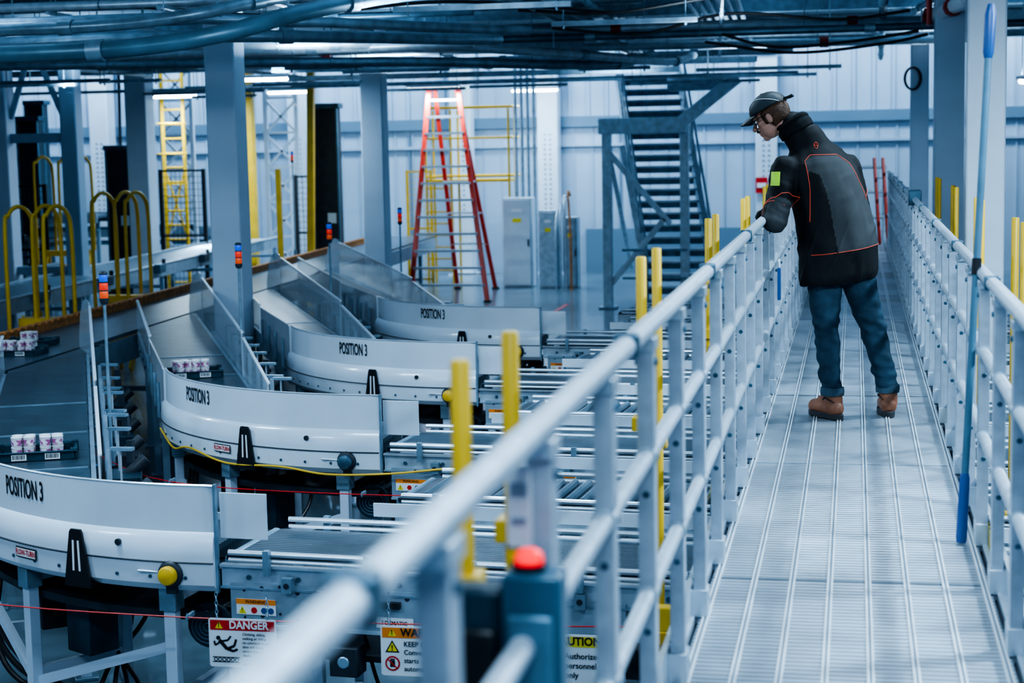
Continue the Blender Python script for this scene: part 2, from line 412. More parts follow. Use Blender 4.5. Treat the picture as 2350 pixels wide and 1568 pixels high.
def spine(h):
    for i in range(len(RG)-1):
        a,c=RG[i],RG[i+1]
        if h<=c[0]:
            t_=max(0,min(1,(h-a[0])/(c[0]-a[0])));return V((a[1]+(c[1]-a[1])*t_,a[2]+(c[2]-a[2])*t_,0))
    return V((RG[-1][1],RG[-1][2],0))
def segd(p,a,c):
    d=c-a;t_=max(0,min(1,(p-a).dot(d)/d.dot(d)));return (p-a-d*t_).length,t_
for v in me.vertices:
    p=v.co;h=p.z-Z0
    n1=noise.noise(V((p.x*9,p.y*5,p.z*3.2)));n2=noise.noise(V((p.x*14+3,p.y*12,p.z*5+p.x*11)))
    dl,tl=segd(p,SL[0],SL[1]);dl2,_=segd(p,SL[1],SL[2]);arm=min(dl,dl2)<.095
    n3=noise.noise(V((p.x*6,p.y*6,p.z*30+p.x*16)))
    n4=1-min(1,abs(noise.noise(V((p.x*5+4,p.y*5,p.z*4.5-p.x*8)))*6))
    low=max(0,min(1,(1.15-h)/.2))
    v.co=p+v.normal*(.011*n1+.006*n2+.006*n4*(.5+low)+(.008*n3 if arm else 0))
for m_ in('jacket_black',): me.materials.append(MATS[m_])
def seamL(h): return -.125-.075*max(0,min(1,(1.42-h)/.40))
def seamR(h): return .135+.055*max(0,min(1,(1.42-h)/.30))
def yoke(a): return 1.448-.75*max(0,abs(a+.005)-.075)
def zone(p):
    h=p.z-Z0;sp=spine(h);q=V((p.x,p.y,0))-sp;a=q.dot(ax_a);f_=q.dot(ax_b)
    dl,tl=segd(p,SL[0],SL[1]);dl2,tl2=segd(p,SL[1],SL[2]);dr,tr=segd(p,SR[0],SR[1]);dr2,tr2=segd(p,SR[1],SR[2])
    if h>1.50: return 1
    arm_l=min(dl,dl2)<.095 and a<seamL(h); arm_r=min(dr,dr2)<.095 and a>seamR(h)
    if arm_l and h<1.43:
        if dl2<dl*.98 and tl2>.25: return 1
        if tl>.62 and f_<-.02: return 0
        return 1
    if arm_r and h<1.42: return 1 if tr<.55 or f_>0 else 0
    if h<.935+.12*a: return 1
    if h>yoke(a): return 1
    if a<seamL(h) or a>seamR(h)+.01: return 1
    if a<-.085 and h<1.36-.6*abs(a+.12) : return 1
    if f_>.06 : return 1
    return 0
zs=[zone(V(p.center)) for p in me.polygons]
me.polygons.foreach_set('material_index',zs)
jk=obj(me,'jacket',person,label='black and dark grey work jacket with orange piping',sm=False)
bvh=BVHTree.FromPolygons([v.co.copy() for v in me.vertices],[tuple(p.vertices) for p in me.polygons])
def snap(p,off=.001):
    c,n,i,d=bvh.find_nearest(p);return c+n*off
def ray_snap(a,h,off=.0008):
    sp=spine(h);o=V((sp.x,sp.y,Z0+h))+ax_a*a-ax_b*.6
    hit,n,i,d=bvh.ray_cast(o,ax_b)
    if hit is None: return snap(V((sp.x,sp.y,Z0+h))+ax_a*a)
    return hit+n*off
def pipe_line(pts,r=.0021):
    b=MB();b.tube(pts,r,'piping',6);obj(b,'piping',jk,label='neon orange piping')
pipe_line([ray_snap(-.125+.26*k/24,yoke(-.125+.26*k/24)) for k in range(25)])
pipe_line([ray_snap(seamL(1.41-.32*k/22),1.41-.32*k/22) for k in range(23)])
pipe_line([ray_snap(seamR(1.40-.2*k/14),1.40-.20*k/14) for k in range(15)])
pipe_line([ray_snap(-.20+.41*k/30,.935+.12*(-.20+.41*k/30)) for k in range(31)])
def ring(c,d,r,a0=0,a1=360,n=24):
    d=d.normalized();a=d.orthogonal().normalized();bb=d.cross(a);o=[]
    for k in range(n+1):
        t_=rad(a0+(a1-a0)*k/n);o.append(snap(c+a*(r*cos(t_))+bb*(r*sin(t_))))
    return o
d=SL[1]-SL[0];c=SL[0]+d*.62;pipe_line(ring(c,d+V((.1,0,.05)),.11))
d=SL[2]-SL[1];c=SL[1]+d*.28;pipe_line(ring(c,d+V((0,0,.05)),.09))
d=SR[1]-SR[0];c=SR[0]+d*.55;pipe_line(ring(c,d+V((0,.1,0)),.11))
def patch(c0,u,w_,wd,ht,mat,name,lab,off=.004,n=6,dirv=None):
    b=MB();st=[]
    for i in range(n+1):
        st.append([])
        for j in range(n+1):
            p=c0+u*((i/n-.5)*wd)+w_*((j/n-.5)*ht)
            hit,nn,ii,dd=bvh.ray_cast(p-dirv*.4,dirv)
            st[-1].append((hit-dirv*off) if hit is not None else p)
    b.sweep(st,mat,False,False);return obj(b,name,jk,label=lab)
view=V((-.18,.98,0)).normalized()
patch(P3(-.435,9.42,1.325),V((1,0,0)),V((.12,0,1)).normalized(),.045,.075,'lime','sleeve_patch','lime green sleeve patch',dirv=view)
b=MB();em=ray_snap(-.0,1.50,.003)
cpts=[]
for k in range(18):
    a=2*pi*k/18;q=em+V((.012*cos(a),-.1,.015*sin(a)-(.004 if sin(a)<-.7 else 0)));hit,nn,ii,dd=bvh.ray_cast(q-view*.3,view);cpts.append((hit if hit is not None else q)-view*.0015)
b.tube(cpts,.0011,'piping',5,True);b.tube([cpts[10],cpts[5],cpts[16]],.0010,'piping',5);b.tube([cpts[9],cpts[17]],.0010,'piping',5);obj(b,'emblem',jk,label='small orange outlined emblem')
b=MB();hand(b,'glove',.0025);me=blob(b,'glove',.0035,1);obj(me,'glove',person,label='thin black work glove',sm=False)
b=MB();cc=P3(-.338,9.553,1.625);dn=V((-.50,.08,.86)).normalized();aa=dn.orthogonal().normalized();bb_=dn.cross(aa)
b.tube([cc+aa*(.080*cos(t_))+bb_*(.080*sin(t_))+dn*(.006*sin(3*t_)) for t_ in [2*pi*j/28 for j in range(28)]],.018,'fleece',10,True)
b.lathe(cc-dn*.05,[(.086,-.02),(.098,-.01),(.100,.02),(.092,.045),(.085,.05)],'fleece',28,dn)
obj(b,'collar',jk,label='black fleece lined stand up collar')

# ------------------------------------------------------------ camera
cd=bpy.data.cameras.new('camera');cam=bpy.data.objects.new('camera',cd);COL.objects.link(cam);bpy.context.scene.camera=cam
cd.sensor_width=36;cd.lens=60;cd.clip_end=200
cam.matrix_world=Matrix.Translation((0,0,3.0))@Matrix.Rotation(rad(11.42),4,'Z')@Matrix.Rotation(pi/2-rad(6.67),4,'X')@Matrix.Rotation(-.02,4,'Z')
cd.dof.use_dof=True;cd.dof.focus_distance=9.6;cd.dof.aperture_fstop=3.0

# ------------------------------------------------------------ room
b=MB();b.box((-8,17.5,-.05),(34,43,.1),'concrete');obj(b,'floor',kind='structure',sm=False)
b=MB();b.box((-8,38.6,4.5),(34,.2,9),'wall_panel')
x=-24.8
while x<9:
    b.box((x,38.48,6),(.05,.04,5.1),'wall_panel');b.box((x+.5,38.485,1.7),(.025,.03,3.4),'wall_panel');x+=.42
b.box((-8,38.46,3.43),(34,.1,.24),'wall_dark');b.box((-8,38.45,2.9),(34,.06,.06),'wall_panel')
for xx in (-13.5,-10.1,-5.2,-1.7,1.8): b.box((xx,38.47,1.6),(.03,.05,3.2),'wall_dark')
b.box((-3,38.46,.5),(6,.06,1.0),'wall_dark')
obj(b,'wall_back',kind='structure',sm=False)
b=MB();b.box((-25.1,17.5,4.5),(.2,43,9),'wall_panel')
for k in range(40): b.box((-24.98,-3+k*1.05,4.5),(.05,.06,9),'wall_dark')
obj(b,'wall_left',kind='structure',sm=False)
b=MB();b.box((9.1,17.5,4.5),(.2,43,9),'wall_panel')
for k in range(40): b.box((8.98,-3+k*1.05,4.5),(.05,.06,9),'wall_dark')
obj(b,'wall_right',kind='structure',sm=False)
b=MB();b.box((-8,15.5,5.05),(34,38,.1),'ceiling_deck')
y=6.0
while y<34.2:
    b.box((-8,y,4.97),(34,.10,.07),'ceiling_deck');y+=.3
obj(b,'ceiling',kind='structure',sm=False)
b=MB();b.box((-8,36.5,9.05),(34,5,.1),'ceiling_deck');b.box((-8,34.4,7.0),(34,.1,4.1),'wall_panel')
obj(b,'ceiling_high_bay',kind='structure',sm=False)

# ------------------------------------------------------------ walkway deck
b=MB()
X0,X1=-.50,.47
y=-.6
while y<25.9:
    b.box(((X0+X1)/2,y+1.09,DECK-.03),(X1-X0-.02,2.165,.06),'deck_metal');b.box(((X0+X1)/2,y+2.18,DECK-.0),(X1-X0-.02,.006,.004),'deck_gap');y+=2.18
for k in range(8):
    xx=X0+.03+k*(X1-X0-.06)/7
    for dx in(-.007,.007): b.box((xx+dx,12.7,DECK+.003),(.006,26.6,.010),'deck_smooth')
    b.box((xx,12.7,DECK+.001),(.007,26.6,.004),'deck_gap')
deck=obj(b,'walkway_deck',label='raised ribbed aluminum walkway deck between two guardrails',cat='walkway',sm=False)
for sx in (X0-.03,X1+.03):
    b=MB();b.box((sx,12.7,DECK-.09),(.05,26.6,.2),'alu_rail');obj(b,'side_beam',deck,sm=False)
for k in range(5):
    yy=3.2+5.56*k
    for sx in(-.45,.42):
        b=MB();b.box((sx,yy+1.2,.66),(.08,.08,1.32),'column_paint');b.box((sx,yy+1.2,.01),(.2,.2,.02),'column_paint');obj(b,'support_leg',deck,sm=False)
    b=MB();b.box((0,yy+1.2,1.30),(1.0,.08,.08),'column_paint');obj(b,'cross_beam',deck,sm=False)
for (xx,yy) in ((-.525,5.2),(.5,6.4),(-.525,9.1),(.5,9.2)):
    b=MB()
    for k in range(5): b.box((xx,yy+k*.03,DECK+.05),(.012,.03,.08),'hazard_yellow' if k%2==0 else 'black')
    o=obj(b,'hazard_tape',label='yellow and black striped hazard tape on the toe board',cat='tape',sm=False)

# ------------------------------------------------------------ guardrails
def rail_section(x,y0,sgn,L=2.1):
    t=thing('guardrail_section','silver aluminum guardrail section with two mid rails and toe board','guardrail',(x,y0,DECK),group='aluminum walkway guardrails')
    b=MB();b.tube([(0,.0,1.10),(0,L,1.10)],.024,'alu_rail',14);obj(b,'top_rail',t)
    for z in(.79,.45):
        b=MB();b.tube([(0,.0,z),(0,L,z)],.021,'alu_rail',12)
        for k in range(3): b.cyl((0,.35+.7*k-.035,z),(0,.35+.7*k+.035,z),.027,'alu',12)
        obj(b,'mid_rail',t)
    for k in range(3):
        b=MB();yy=.35+.7*k
        b.box((0,yy,.53),(.040,.065,1.10),'alu_post')
        b.box((0,yy,1.065),(.050,.08,.03),'alu');b.box((0,yy,.05),(.055,.09,.09),'alu')
        for z in(.79,.45,.06,1.02): b.cyl((-.028,yy,z),(.028,yy,z),.010,'galv_dark',8)
        for z in(.70,.36): b.cyl((0,yy-.0335,z),(0,yy-.030,z),.010,'galv_dark',8)
        obj(b,'post',t,bev=.003)
    b=MB();b.box((.03*sgn*-1,L/2,.065),(.008,L-.01,.125),'alu');b.box((.03*sgn*-1,L/2,.125),(.016,L-.01,.01),'alu');obj(b,'toe_board',t,sm=False)
    b=MB();b.box((0,0,1.10),(.054,.05,.054),'galv_dark');obj(b,'rail_coupling',t,bev=.006)
    return t
src=rail_section(-.49,-.5,1)
for k in range(1,12): copy_thing(src,(-.49,-.5+2.1*k,DECK))
src2=rail_section(.475,-.1,-1);src2.scale=(1,1,.93)
for k in range(1,12): copy_thing(src2,(.475,-.1+2.1*k,DECK))
t=thing('guardrail_end_gate','white guardrail across the far end of the walkway','guardrail',(0,25.6,DECK))
for z in(.35,.72,1.08):
    b=MB();b.tube([(-.48,0,z),(.45,0,z)],.026,'white_paint',10);obj(b,'rail',t)
for x in(-.45,0.42):
    b=MB();b.tube([(x,0,0),(x,0,1.1)],.026,'white_paint',10);obj(b,'post',t)
t=thing('step_ladder','orange red fiberglass step ladder leaning at the walkway end','ladder',(.45,25.0,DECK))
for dx in(-.10,.02):
    b=MB();b.beam((dx-.0,-.1,0),(dx-.08,.1,1.22),.035,.045,'red_ladder');obj(b,'side_rail',t)
for k in range(4):
    b=MB();q=k/4;b.box((-.045-.07*q,-.05+.18*q,.18+q*1.0),(.12,.04,.018),'alu');obj(b,'rung',t)

# ------------------------------------------------------------ yellow posts
def ypost(x,y,zt,zb=.95):
    b=MB();b.lathe((0,0,0),[(.001,0),(.019,0),(.019,zt-zb-.006),(.015,zt-zb),(.001,zt-zb)],'yellow',14)
    o=obj(b,'safety_post',label='slim yellow steel tube post beside the walkway railing',cat='post',loc=(x,y,zb),group='yellow posts along the walkway')
    c=MB();c.box((0,0,.12),(.07,.07,.05),'yellow');c.box((.04,0,.05),(.09,.05,.03),'yellow');obj(c,'mounting_bracket',o,bev=.004)
for k in range(6):
    for d in(0,.47): ypost(-.72,3.07+2.76*k+d,2.60,2.05 if k==0 else (1.0 if d else 1.9))
for k in range(5):
    for d in (0,.47): ypost(.78,5.55+2.76*k+d,2.58)
t=thing('yellow_crossbar','yellow steel crossbar bracket between posts','bracket',(-.62,6.1,1.25))
for z in(.0,-.2):
    b=MB();b.box((.0,0,z),(.26,.06,.09),'yellow');obj(b,'bar',t,bev=.005)

# ------------------------------------------------------------ curved conveyors
R0=2.1;PH=rad(64.5);U=V((-cos(PH),sin(PH),0));NO=V((-sin(PH),-cos(PH),0))
def ap(r,p,z): return V((-r*sin(p),R0-r*cos(p),z))
YI=[7.45,10.32,13.15,15.98]
TXT=[30.5,41,30,31]
def lane(r,s,z): return ap(r,PH,z)+U*s
def divert(i):
    yi=YI[i]
    lab=['white curved belt conveyor guard with red badge and yellow knob','white curved belt conveyor guard with yellow cord and black knob','bright white curved belt conveyor guard reading POSITION 3','grey white curved belt conveyor near the red ladder'][i]
    t=thing('curved_conveyor',lab,'conveyor',(-3,yi,0),group='curved divert conveyors')
    def Lr(r):
        p=ap(r,PH,0);px=p.x-3;py=p.y+yi
        return (-7.4-.06*(py-16.4)-px)/(U.x+.06*U.y)
    prof=[(0,1.42),(.004,1.2),(.03,1.175),(.042,1.09),(.036,.95),(.0,.915),(-.014,.915),(-.014,1.42)]
    b=MB();st=[[V((.05,-dr,z)) for dr,z in prof]]
    for k in range(33):
        p=PH*k/32;st.append([ap(R0+dr,p,z) for dr,z in prof])
    b.sweep(st,'guard_white')
    b.tube([V((.05,-.006,1.19))]+[ap(R0+.006,PH*k/32,1.19) for k in range(33)],.004,'galv_dark',6)
    b.tube([V((.05,-.044,1.06))]+[ap(R0+.044,PH*k/32,1.06) for k in range(33)],.004,'dark',6)
    b.tube([V((.05,-.0,1.42))]+[ap(R0-.006,PH*k/32,1.42) for k in range(33)],.008,'alu',6)
    for k in range(13):
        p=PH*(k+.5)/13;c=ap(R0+.036,p,.985);n=V((-sin(p),-cos(p),0));b.cyl(c,c+n*.008,.009,'galv_dark',6)
    p=rad(12);b.cyl(ap(R0+.03,p,1.14),ap(R0+.048,p,1.14),.016,'dark',14)
    b.box((.055,.0,1.17),(.012,.03,.52),'galv')
    g=obj(b,'outer_guard',t)
    def surf(p0,z0,off):
        def fn(x,y):
            p=p0-x/R0
            return ap(R0+off,p,z0+y)
        return fn
    b=MB();b.text('POSITION 3',.135,surf(rad(TXT[i]),1.325,.006),'ink',.47,.02);obj(b,'position_lettering',g,label='black printed letters POSITION 3',sm=False)
    if i<2:
        b=MB();p0=rad(29 if i==0 else 31.5)
        f=surf(p0,1.015,.046);b.sweep([[f(x,-.027),f(x,.027)] for x in(-.085,-.04,0,.04,.085)],'ink',False,False)
        f=surf(p0,1.015,.048);b.sweep([[f(x,-.021),f(x,.021)] for x in(-.079,-.04,0,.04,.079)],'sign_white',False,False)
        b.text('FLOW-TURN',.038,surf(p0,1.015,.051),'sign_red',.72,.03);obj(b,'badge',g,label='small red and white maker badge',sm=False)
    p0=rad([18.5,25,23,20][i]);o=ap(R0+.05,p0,.90);tt=V((cos(p0),-sin(p0),0));n=V((-sin(p0),-cos(p0),0))
    b=MB();b.prism([(-.085,0),(.085,0),(.04,.27),(.03,.285),(-.03,.285),(-.04,.27)],o+n*.0,tt,V((0,0,1)),.012,'black')
    b.prism([(-.085,0),(.085,0),(.085,.02),(-.085,.02)],o-n*.06,tt,V((0,0,1)),.07,'black')
    for sx in(-.02,.02): b.prism([(sx-.006,.08),(sx+.006,.08),(sx*.8+.006,.23),(sx*.8-.006,.23)],o+n*.012,tt,V((0,0,1)),.002,'sign_white')
    obj(b,'support_bracket',t,sm=False)
    p0=rad(4.5);c=ap(R0+.03,p0,1.0);n=V((-sin(p0),-cos(p0),0))
    b=MB();b.lathe(c,[(.001,0),(.06,0),(.066,.012),(.06,.025),(.05,.03),(.001,.03)],'dark',16,n)
    b.lathe(c+n*.03,[(.045,0),(.047,.02),(.04,.034),(.025,.04),(.001,.042)],'yellow' if i!=1 else 'galv_dark',18,n)
    b.cyl(c+V((-.17,0,.01)),c+V((-.05,0,.005)),.006,'alu');b.box(c+V((.0,.0,-.07)),(.05,.03,.05),'dark')
    obj(b,'drive_knob',t)
    b=MB();st=[[V((.0,R0-r,1.10)) for r in(1.42,2.08)]+[V((0,R0-r,1.07)) for r in(2.08,1.42)]]
    for k in range(25):
        p=PH*k/24;st.append([ap(1.42,p,1.1),ap(2.08,p,1.1),ap(2.08,p,1.07),ap(1.42,p,1.07)])
    st.append([lane(1.42,Lr(1.42),1.1),lane(2.08,Lr(2.08),1.1),lane(2.08,Lr(2.08),1.07),lane(1.42,Lr(1.42),1.07)])
    b.sweep(st,'belt');obj(b,'belt',t,sm=False)
    b=MB()
    for s_ in (.55,1.9,3.3): b.beam(lane(1.43,s_,1.103),lane(2.07,s_,1.103),.03,.008,'galv');b.brk()
    obj(b,'belt_transition_plate',t,sm=False)
    for r,w in((1.40,.03),(2.10,.03)):
        b=MB();q=lane(r,0.02,.99);e=lane(r,Lr(r)-.05,.99);b.beam(q,e,.03,.2,'frame_grey')
        for k in range(9):
            c=q.lerp(e,(k+.5)/9);b.cyl(c-NO*.03,c+NO*.03,.015,'galv_dark',8)
        obj(b,'side_frame',t,sm=False)
    b=MB();b.sweep([[ap(1.40,PH*k/16,1.13),ap(1.38,PH*k/16,1.13),ap(1.38,PH*k/16,.93),ap(1.40,PH*k/16,.93)] for k in range(17)],'frame_grey');obj(b,'inner_guard',t)
    def panel(r,s0,s1,z00,z01,th=.012,fl=.02,n=6,zb=1.07):
        st=[]
        for k in range(n+1):
            s=s0+(s1-s0)*k/n;zt=z00+(z01-z00)*k/n
            pr=[(0,zb),(0,zt),(fl,zt+.012),(fl,zt+.002),(th,zt-.008),(th,zb)]
            st.append([lane(r+dr,s,z) for dr,z in pr])
        return st
    b=MB();b.sweep(panel(2.10,0,2.5,1.42,1.36),'guard_white')
    for k in range(4): b.box(lane(2.14,.3+.6*k,1.15),(.02,.02,.26),'galv')
    obj(b,'outer_panel',t)
    b=MB();Lq=Lr(2.1)-.1;b.sweep(panel(2.10,2.6,Lq,1.38,1.42),'clear_panel');obj(b,'clear_panel',t,label='clear plastic side panel')
    Li=Lr(1.38)
    b=MB();b.sweep(panel(1.36,-.05,1.9,1.27,1.40,fl=-.01),'clear_panel');b.brk()
    b.sweep(panel(1.36,1.95,Li-.9,1.44,1.56,fl=-.01),'clear_panel');b.brk()
    e=lane(1.37,Li-.9,1.08);b.prism([(0,0),(.75,0),(.75,.12),(.62,.36),(.4,.50),(.2,.54),(0,.52)],e,(U*1.0+V((-.12,-.06,0))).normalized(),V((0,0,1)),.01,'clear_panel')
    obj(b,'inner_panel',t,label='translucent inner side panel')
    for r,s0,s1,z0,z1 in((1.36,-.05,1.9,1.275,1.405),(1.36,1.95,Li-.9,1.445,1.565),(2.1,2.6,Lq,1.385,1.425)):
        b=MB();b.beam(lane(r,s0,z0),lane(r,s1,z1),.022,.014,'white_paint');obj(b,'panel_edge',t,sm=False)
    b=MB();rq=random.Random(i+5)
    for k in range(8):
        s=.15+.6*k+rq.uniform(-.1,.1);c=lane(1.31,s,1.02);h=rq.uniform(.2,.38)
        b.box(c+V((0,0,.08)),(.022,.022,h),'galv_light');b.box(c+V((.07,.03,.08+h/2)),(.14,.05,.018),'galv')
        if k%2: b.box(c+V((.13,.05,.12)),(.04,.04,.14),'dark')
        b.cyl(c+V((.06,.03,.0)),c+V((.06,.03,.08+h/2)),.007,'alu',6);b.brk()
    obj(b,'panel_bracket',t,sm=False)
    for p,rr in((rad(6),(1.5,2.04)),(rad(33),(1.5,2.04)),(rad(60),(1.5,2.04))):
        for r in rr:
            b=MB();c=ap(r,p,0);b.box(c+V((0,0,.46)),(.06,.06,.92),'column_paint',rz=-p);b.box(c+V((0,0,.01)),(.13,.13,.02),'galv',rz=-p);b.box(c+V((0,0,.86)),(.09,.09,.12),'galv',rz=-p);obj(b,'leg',t,bev=.004)
        b=MB();b.beam(ap(1.5,p,.35),ap(2.04,p,.35),.04,.05,'column_paint');b.brk();b.beam(ap(1.5,p,.86),ap(2.04,p,.86),.05,.06,'column_paint');obj(b,'leg_brace',t,sm=False)
    for s in(1.6,3.4,5.0):
        for r in(1.45,2.05):
            b=MB();c=lane(r,s,0);b.box(c+V((0,0,.46)),(.06,.06,.92),'column_blue',rz=-PH);b.box(c+V((0,0,.01)),(.13,.13,.02),'galv',rz=-PH);obj(b,'leg',t,bev=.004)
    b=MB();b.beam(ap(2.03,rad(6),.62),ap(2.03,rad(33),.3),.04,.05,'column_paint');b.beam(ap(2.03,rad(33),.3),ap(2.03,rad(60),.62),.04,.05,'column_paint');obj(b,'leg_brace',t,sm=False)
    b=MB();b.sweep([[ap(1.5,PH*k/10,.78),ap(2.0,PH*k/10,.78),ap(2.0,PH*k/10,.74),ap(1.5,PH*k/10,.74)] for k in range(11)],'dark');obj(b,'under_tray',t,sm=False)
    b=MB();c=V((-.06,.18,.70));b.cyl(c,c+V((.02,.3,0)),.095,'dark',20)
    for k in range(16):
        a=2*pi*k/16;b.box(c+V((.115*cos(a)*.9,.16,.115*sin(a)*.9)),(.012 if abs(cos(a))<.7 else .03,.26,.03 if abs(cos(a))<.7 else .012),'dark')
    b.lathe(c+V((0,0,0)),[(.001,-.05),(.07,-.05),(.10,-.035),(.112,0),(.112,.02),(.001,.02)],'dark_blue',20,(0,-1,0))
    for k in range(4): b.tube([c+V((.02*(k+1)*cos(2*pi*j/16),-.052,.02*(k+1)*sin(2*pi*j/16))) for j in range(16)],.0025,'galv_dark',5,True)
    b.box(c+V((0,.2,.16)),(.12,.12,.1),'dark')
    obj(b,'drive_motor',t,label='finned dark electric motor')
    b=MB();
    for k in range(4): b.tube(catmull([ap(1.2+.1*k,rad(50),.95),ap(1.25+.1*k,rad(40),.5),ap(1.6,rad(34-3*k),.25),ap(1.95,rad(20-4*k),.12),V((.2,.3+.1*k,.06))],6),.013,'black',8);b.brk()
    for k in range(3): b.tube(catmull([ap(1.9,rad(62-2*k),.9),ap(2.0,rad(56-2*k),.55-.08*k),ap(1.95,rad(44),.33-.07*k),ap(1.85,rad(30),.2),ap(1.7,rad(20),.04)],6),.016,'black',8);b.brk()
    obj(b,'cable',t)
    b=MB()
    for k,(p,r) in enumerate(((40,1.15),(56,1.1),(20,1.2),(30,1.75),(50,1.7))):
        c=ap(r,rad(p),.8 if r<1.5 else .58);b.box(c,(.2,.18,.32),'dark_blue' if k%2 else 'dark',rz=-rad(p));b.box(c+V((0,0,.18)),(.14,.12,.05),'black',rz=-rad(p));b.cyl(c+V((0,0,.18)),c+V((0,0,.32)),.012,'galv');b.brk()
    for k in range(6):
        c=lane(1.2,.3+.8*k,.78);b.box(c,(.2,.34,.34),'dark_blue' if k%2 else 'dark',rz=.4);b.cyl(c+V((-.05,0,.1)),c+V((.1,.1,.25)),.04,'dark');b.brk()
    obj(b,'control_box',t,bev=.005)
    if i==1:
        b=MB();P=[ap(R0+.055,rad(62),1.0),ap(R0+.055,rad(50),.93),ap(R0+.06,rad(42),.975),ap(R0+.06,rad(30),.925),ap(R0+.06,rad(17),.945),ap(R0+.06,rad(8),.915),V((.12,-.06,.93)),V((.6,-.09,.98)),V((.95,-.12,.95))]
        b.tube(catmull(P,6),.007,'yellow',8);obj(b,'power_cord',t,label='yellow power cord')
    return t
DV=[divert(i) for i in range(4)]

# ------------------------------------------------------------ straight conveyors
def straight(x,y,i=0,stick=True):
    t=thing('straight_conveyor','galvanized straight belt conveyor with warning labels and side rails' if stick else 'galvanized straight roller conveyor with side rails and motor','conveyor',(x,y,0),rz=-.075,group='straight conveyors under the walkway')
    L=4.2
    b=MB();b.box((L/2,.35,1.065),(L,.56,.025),'belt');b.cyl((.02,.08,1.05),(.02,.62,1.05),.035,'galv');obj(b,'belt',t,sm=False)
    if not stick:
        b=MB()
        for k in range(26): b.cyl((.15+.08*k,.10,1.085),(.15+.08*k,.60,1.085),.024,'roller_dark',8);b.brk()
        obj(b,'roller',t)
    for yy,s in((.02,-1),(.68,1)):
        b=MB();b.box((L/2,yy,.99),(L,.02,.11),'galv_light');b.box((L/2,yy+.012*s,1.045),(L,.04,.012),'alu')
        b.box((L/2,yy+.012*s,.94),(L,.04,.01),'galv')
        for k in range(16): b.cyl((.14+.25*k,yy+.01*s,.99),(.14+.25*k,yy+.02*s,.99),.012,'galv_dark',8)
        obj(b,'side_rail',t,sm=False)
        b=MB();b.tube([(0.05,yy+.03*s,1.11),(L,yy+.03*s,1.11)],.014,'alu',8)
        b.tube([(0.05,yy+.03*s,1.075),(L,yy+.03*s,1.075)],.010,'alu',8)
        for k in range(8): b.box((.25+.5*k,yy+.05*s,1.07),(.03,.03,.12),'galv')
        obj(b,'guide_rail',t)
    b=MB();b.box((L/2+.25,.74,1.17),(L-.5,.012,.07),'guard_white')
    if stick: b.brk();b.box((.10,.06,1.27),(.24,.01,.22),'guard_white')
    obj(b,'back_guide',t,bev=.002)
    b=MB();b.box((1.0,.0,.86),(1.9,.015,.2),'frame_grey');b.box((1.0,-.012,.765),(1.9,.03,.014),'galv_light')
    for k in range(20):
        for z in(.93,.80): b.cyl((.12+.09*k,-.009,z+.012*(k%3)),(.12+.09*k,-.003,z+.012*(k%3)),.012 if k%2 else .007,'dark',8)
    b.box((.75,-.02,.90),(.3,.03,.03),'black');b.box((1.45,-.02,.90),(.2,.03,.03),'black')
    for xx in(.35,1.2,1.75): b.box((xx,-.025,.97),(.05,.04,.07),'galv');b.cyl((xx,-.05,.97),(xx,-.02,.97),.014,'dark',8)
    b.box((2.95,.0,.88),(1.9,.015,.18),'frame_grey')
    obj(b,'frame_plate',t,sm=False)
    b=MB()
    for k,(xx,zz,w_) in enumerate(((.3,.66,.22),(.62,.62,.14),(1.35,.64,.26),(1.7,.60,.16))):
        b.box((xx,.02,zz),(w_,.12,.14),'dark' if k%2 else 'dark_blue');b.cyl((xx,-.045,zz),(xx,-.03,zz),.03,'galv',10);b.brk()
    obj(b,'sensor_box',t,bev=.006)
    if stick:
        b=MB();o=V((.08,-.011,.815));X=V((1,0,0));Z=V((0,0,1))
        b.prism([(0,0),(.2,0),(.2,.075),(0,.075)],o,X,Z,.002,'sign_white')
        b.prism([(0,.05),(.2,.05),(.2,.075),(0,.075)],o+V((0,-.002,0)),X,Z,.001,'sign_orange')
        b.text('WARNING',.022,lambda x,y:o+V((.1+x,-.0045,.0625+y)),'ink')
        b.prism([(.01,.005),(.05,.005),(.03,.04)],o+V((0,-.002,0)),X,Z,.001,'sign_yellow')
        for cx,mt in((.09,'sign_red'),(.14,'blue_plastic'),(.175,'blue_plastic')): b.lathe(o+V((cx,-.002,.022)),[(.001,0),(.015,0),(.015,.002),(.001,.002)],mt,12,(0,-1,0))
        b.text('!',.03,lambda x,y:o+V((.03+x,-.0045,.02+y)),'ink')
        obj(b,'warning_sticker',t,label='orange and white warning sticker',sm=False)
        b=MB();o=V((.78,-.013,.79))
        b.prism([(0,0),(.18,0),(.18,.05),(0,.05)],o,V((1,0,0)),V((0,0,1)),.002,'sign_white')
        b.text('I DEMATIC',.026,lambda x,y:o+V((.09+x,-.0045,.025+y)),'ink',1,.02);obj(b,'nameplate',t,label='white maker nameplate reading I DEMATIC',sm=False)
    for x0 in(.45,1.9,3.2):
        for yy in(.08,.62):
            b=MB();b.box((x0,yy,.42),(.05,.05,.84),'column_paint');b.box((x0,yy,.01),(.12,.12,.02),'galv');b.box((x0,yy,.8),(.09,.07,.1),'galv');obj(b,'leg',t,bev=.004)
        b=MB();b.beam((x0,.08,.3),(x0,.62,.3),.04,.04,'column_paint');b.brk();b.beam((x0,.08,.75),(x0,.62,.75),.04,.05,'column_paint');obj(b,'leg_brace',t,sm=False)
    b=MB();b.box((1.2,.35,.72),(.35,.4,.16),'dark');b.cyl((1.0,.2,.65),(1.5,.2,.65),.06,'galv_dark');obj(b,'gear_drive',t,bev=.006)
    b=MB();b.box((1.0,.35,.60),(2.0,.5,.03),'dark');obj(b,'under_tray',t,sm=False)
    b=MB();b.box((2.3,.1,.45),(.1,.06,.16),'cabinet_white')
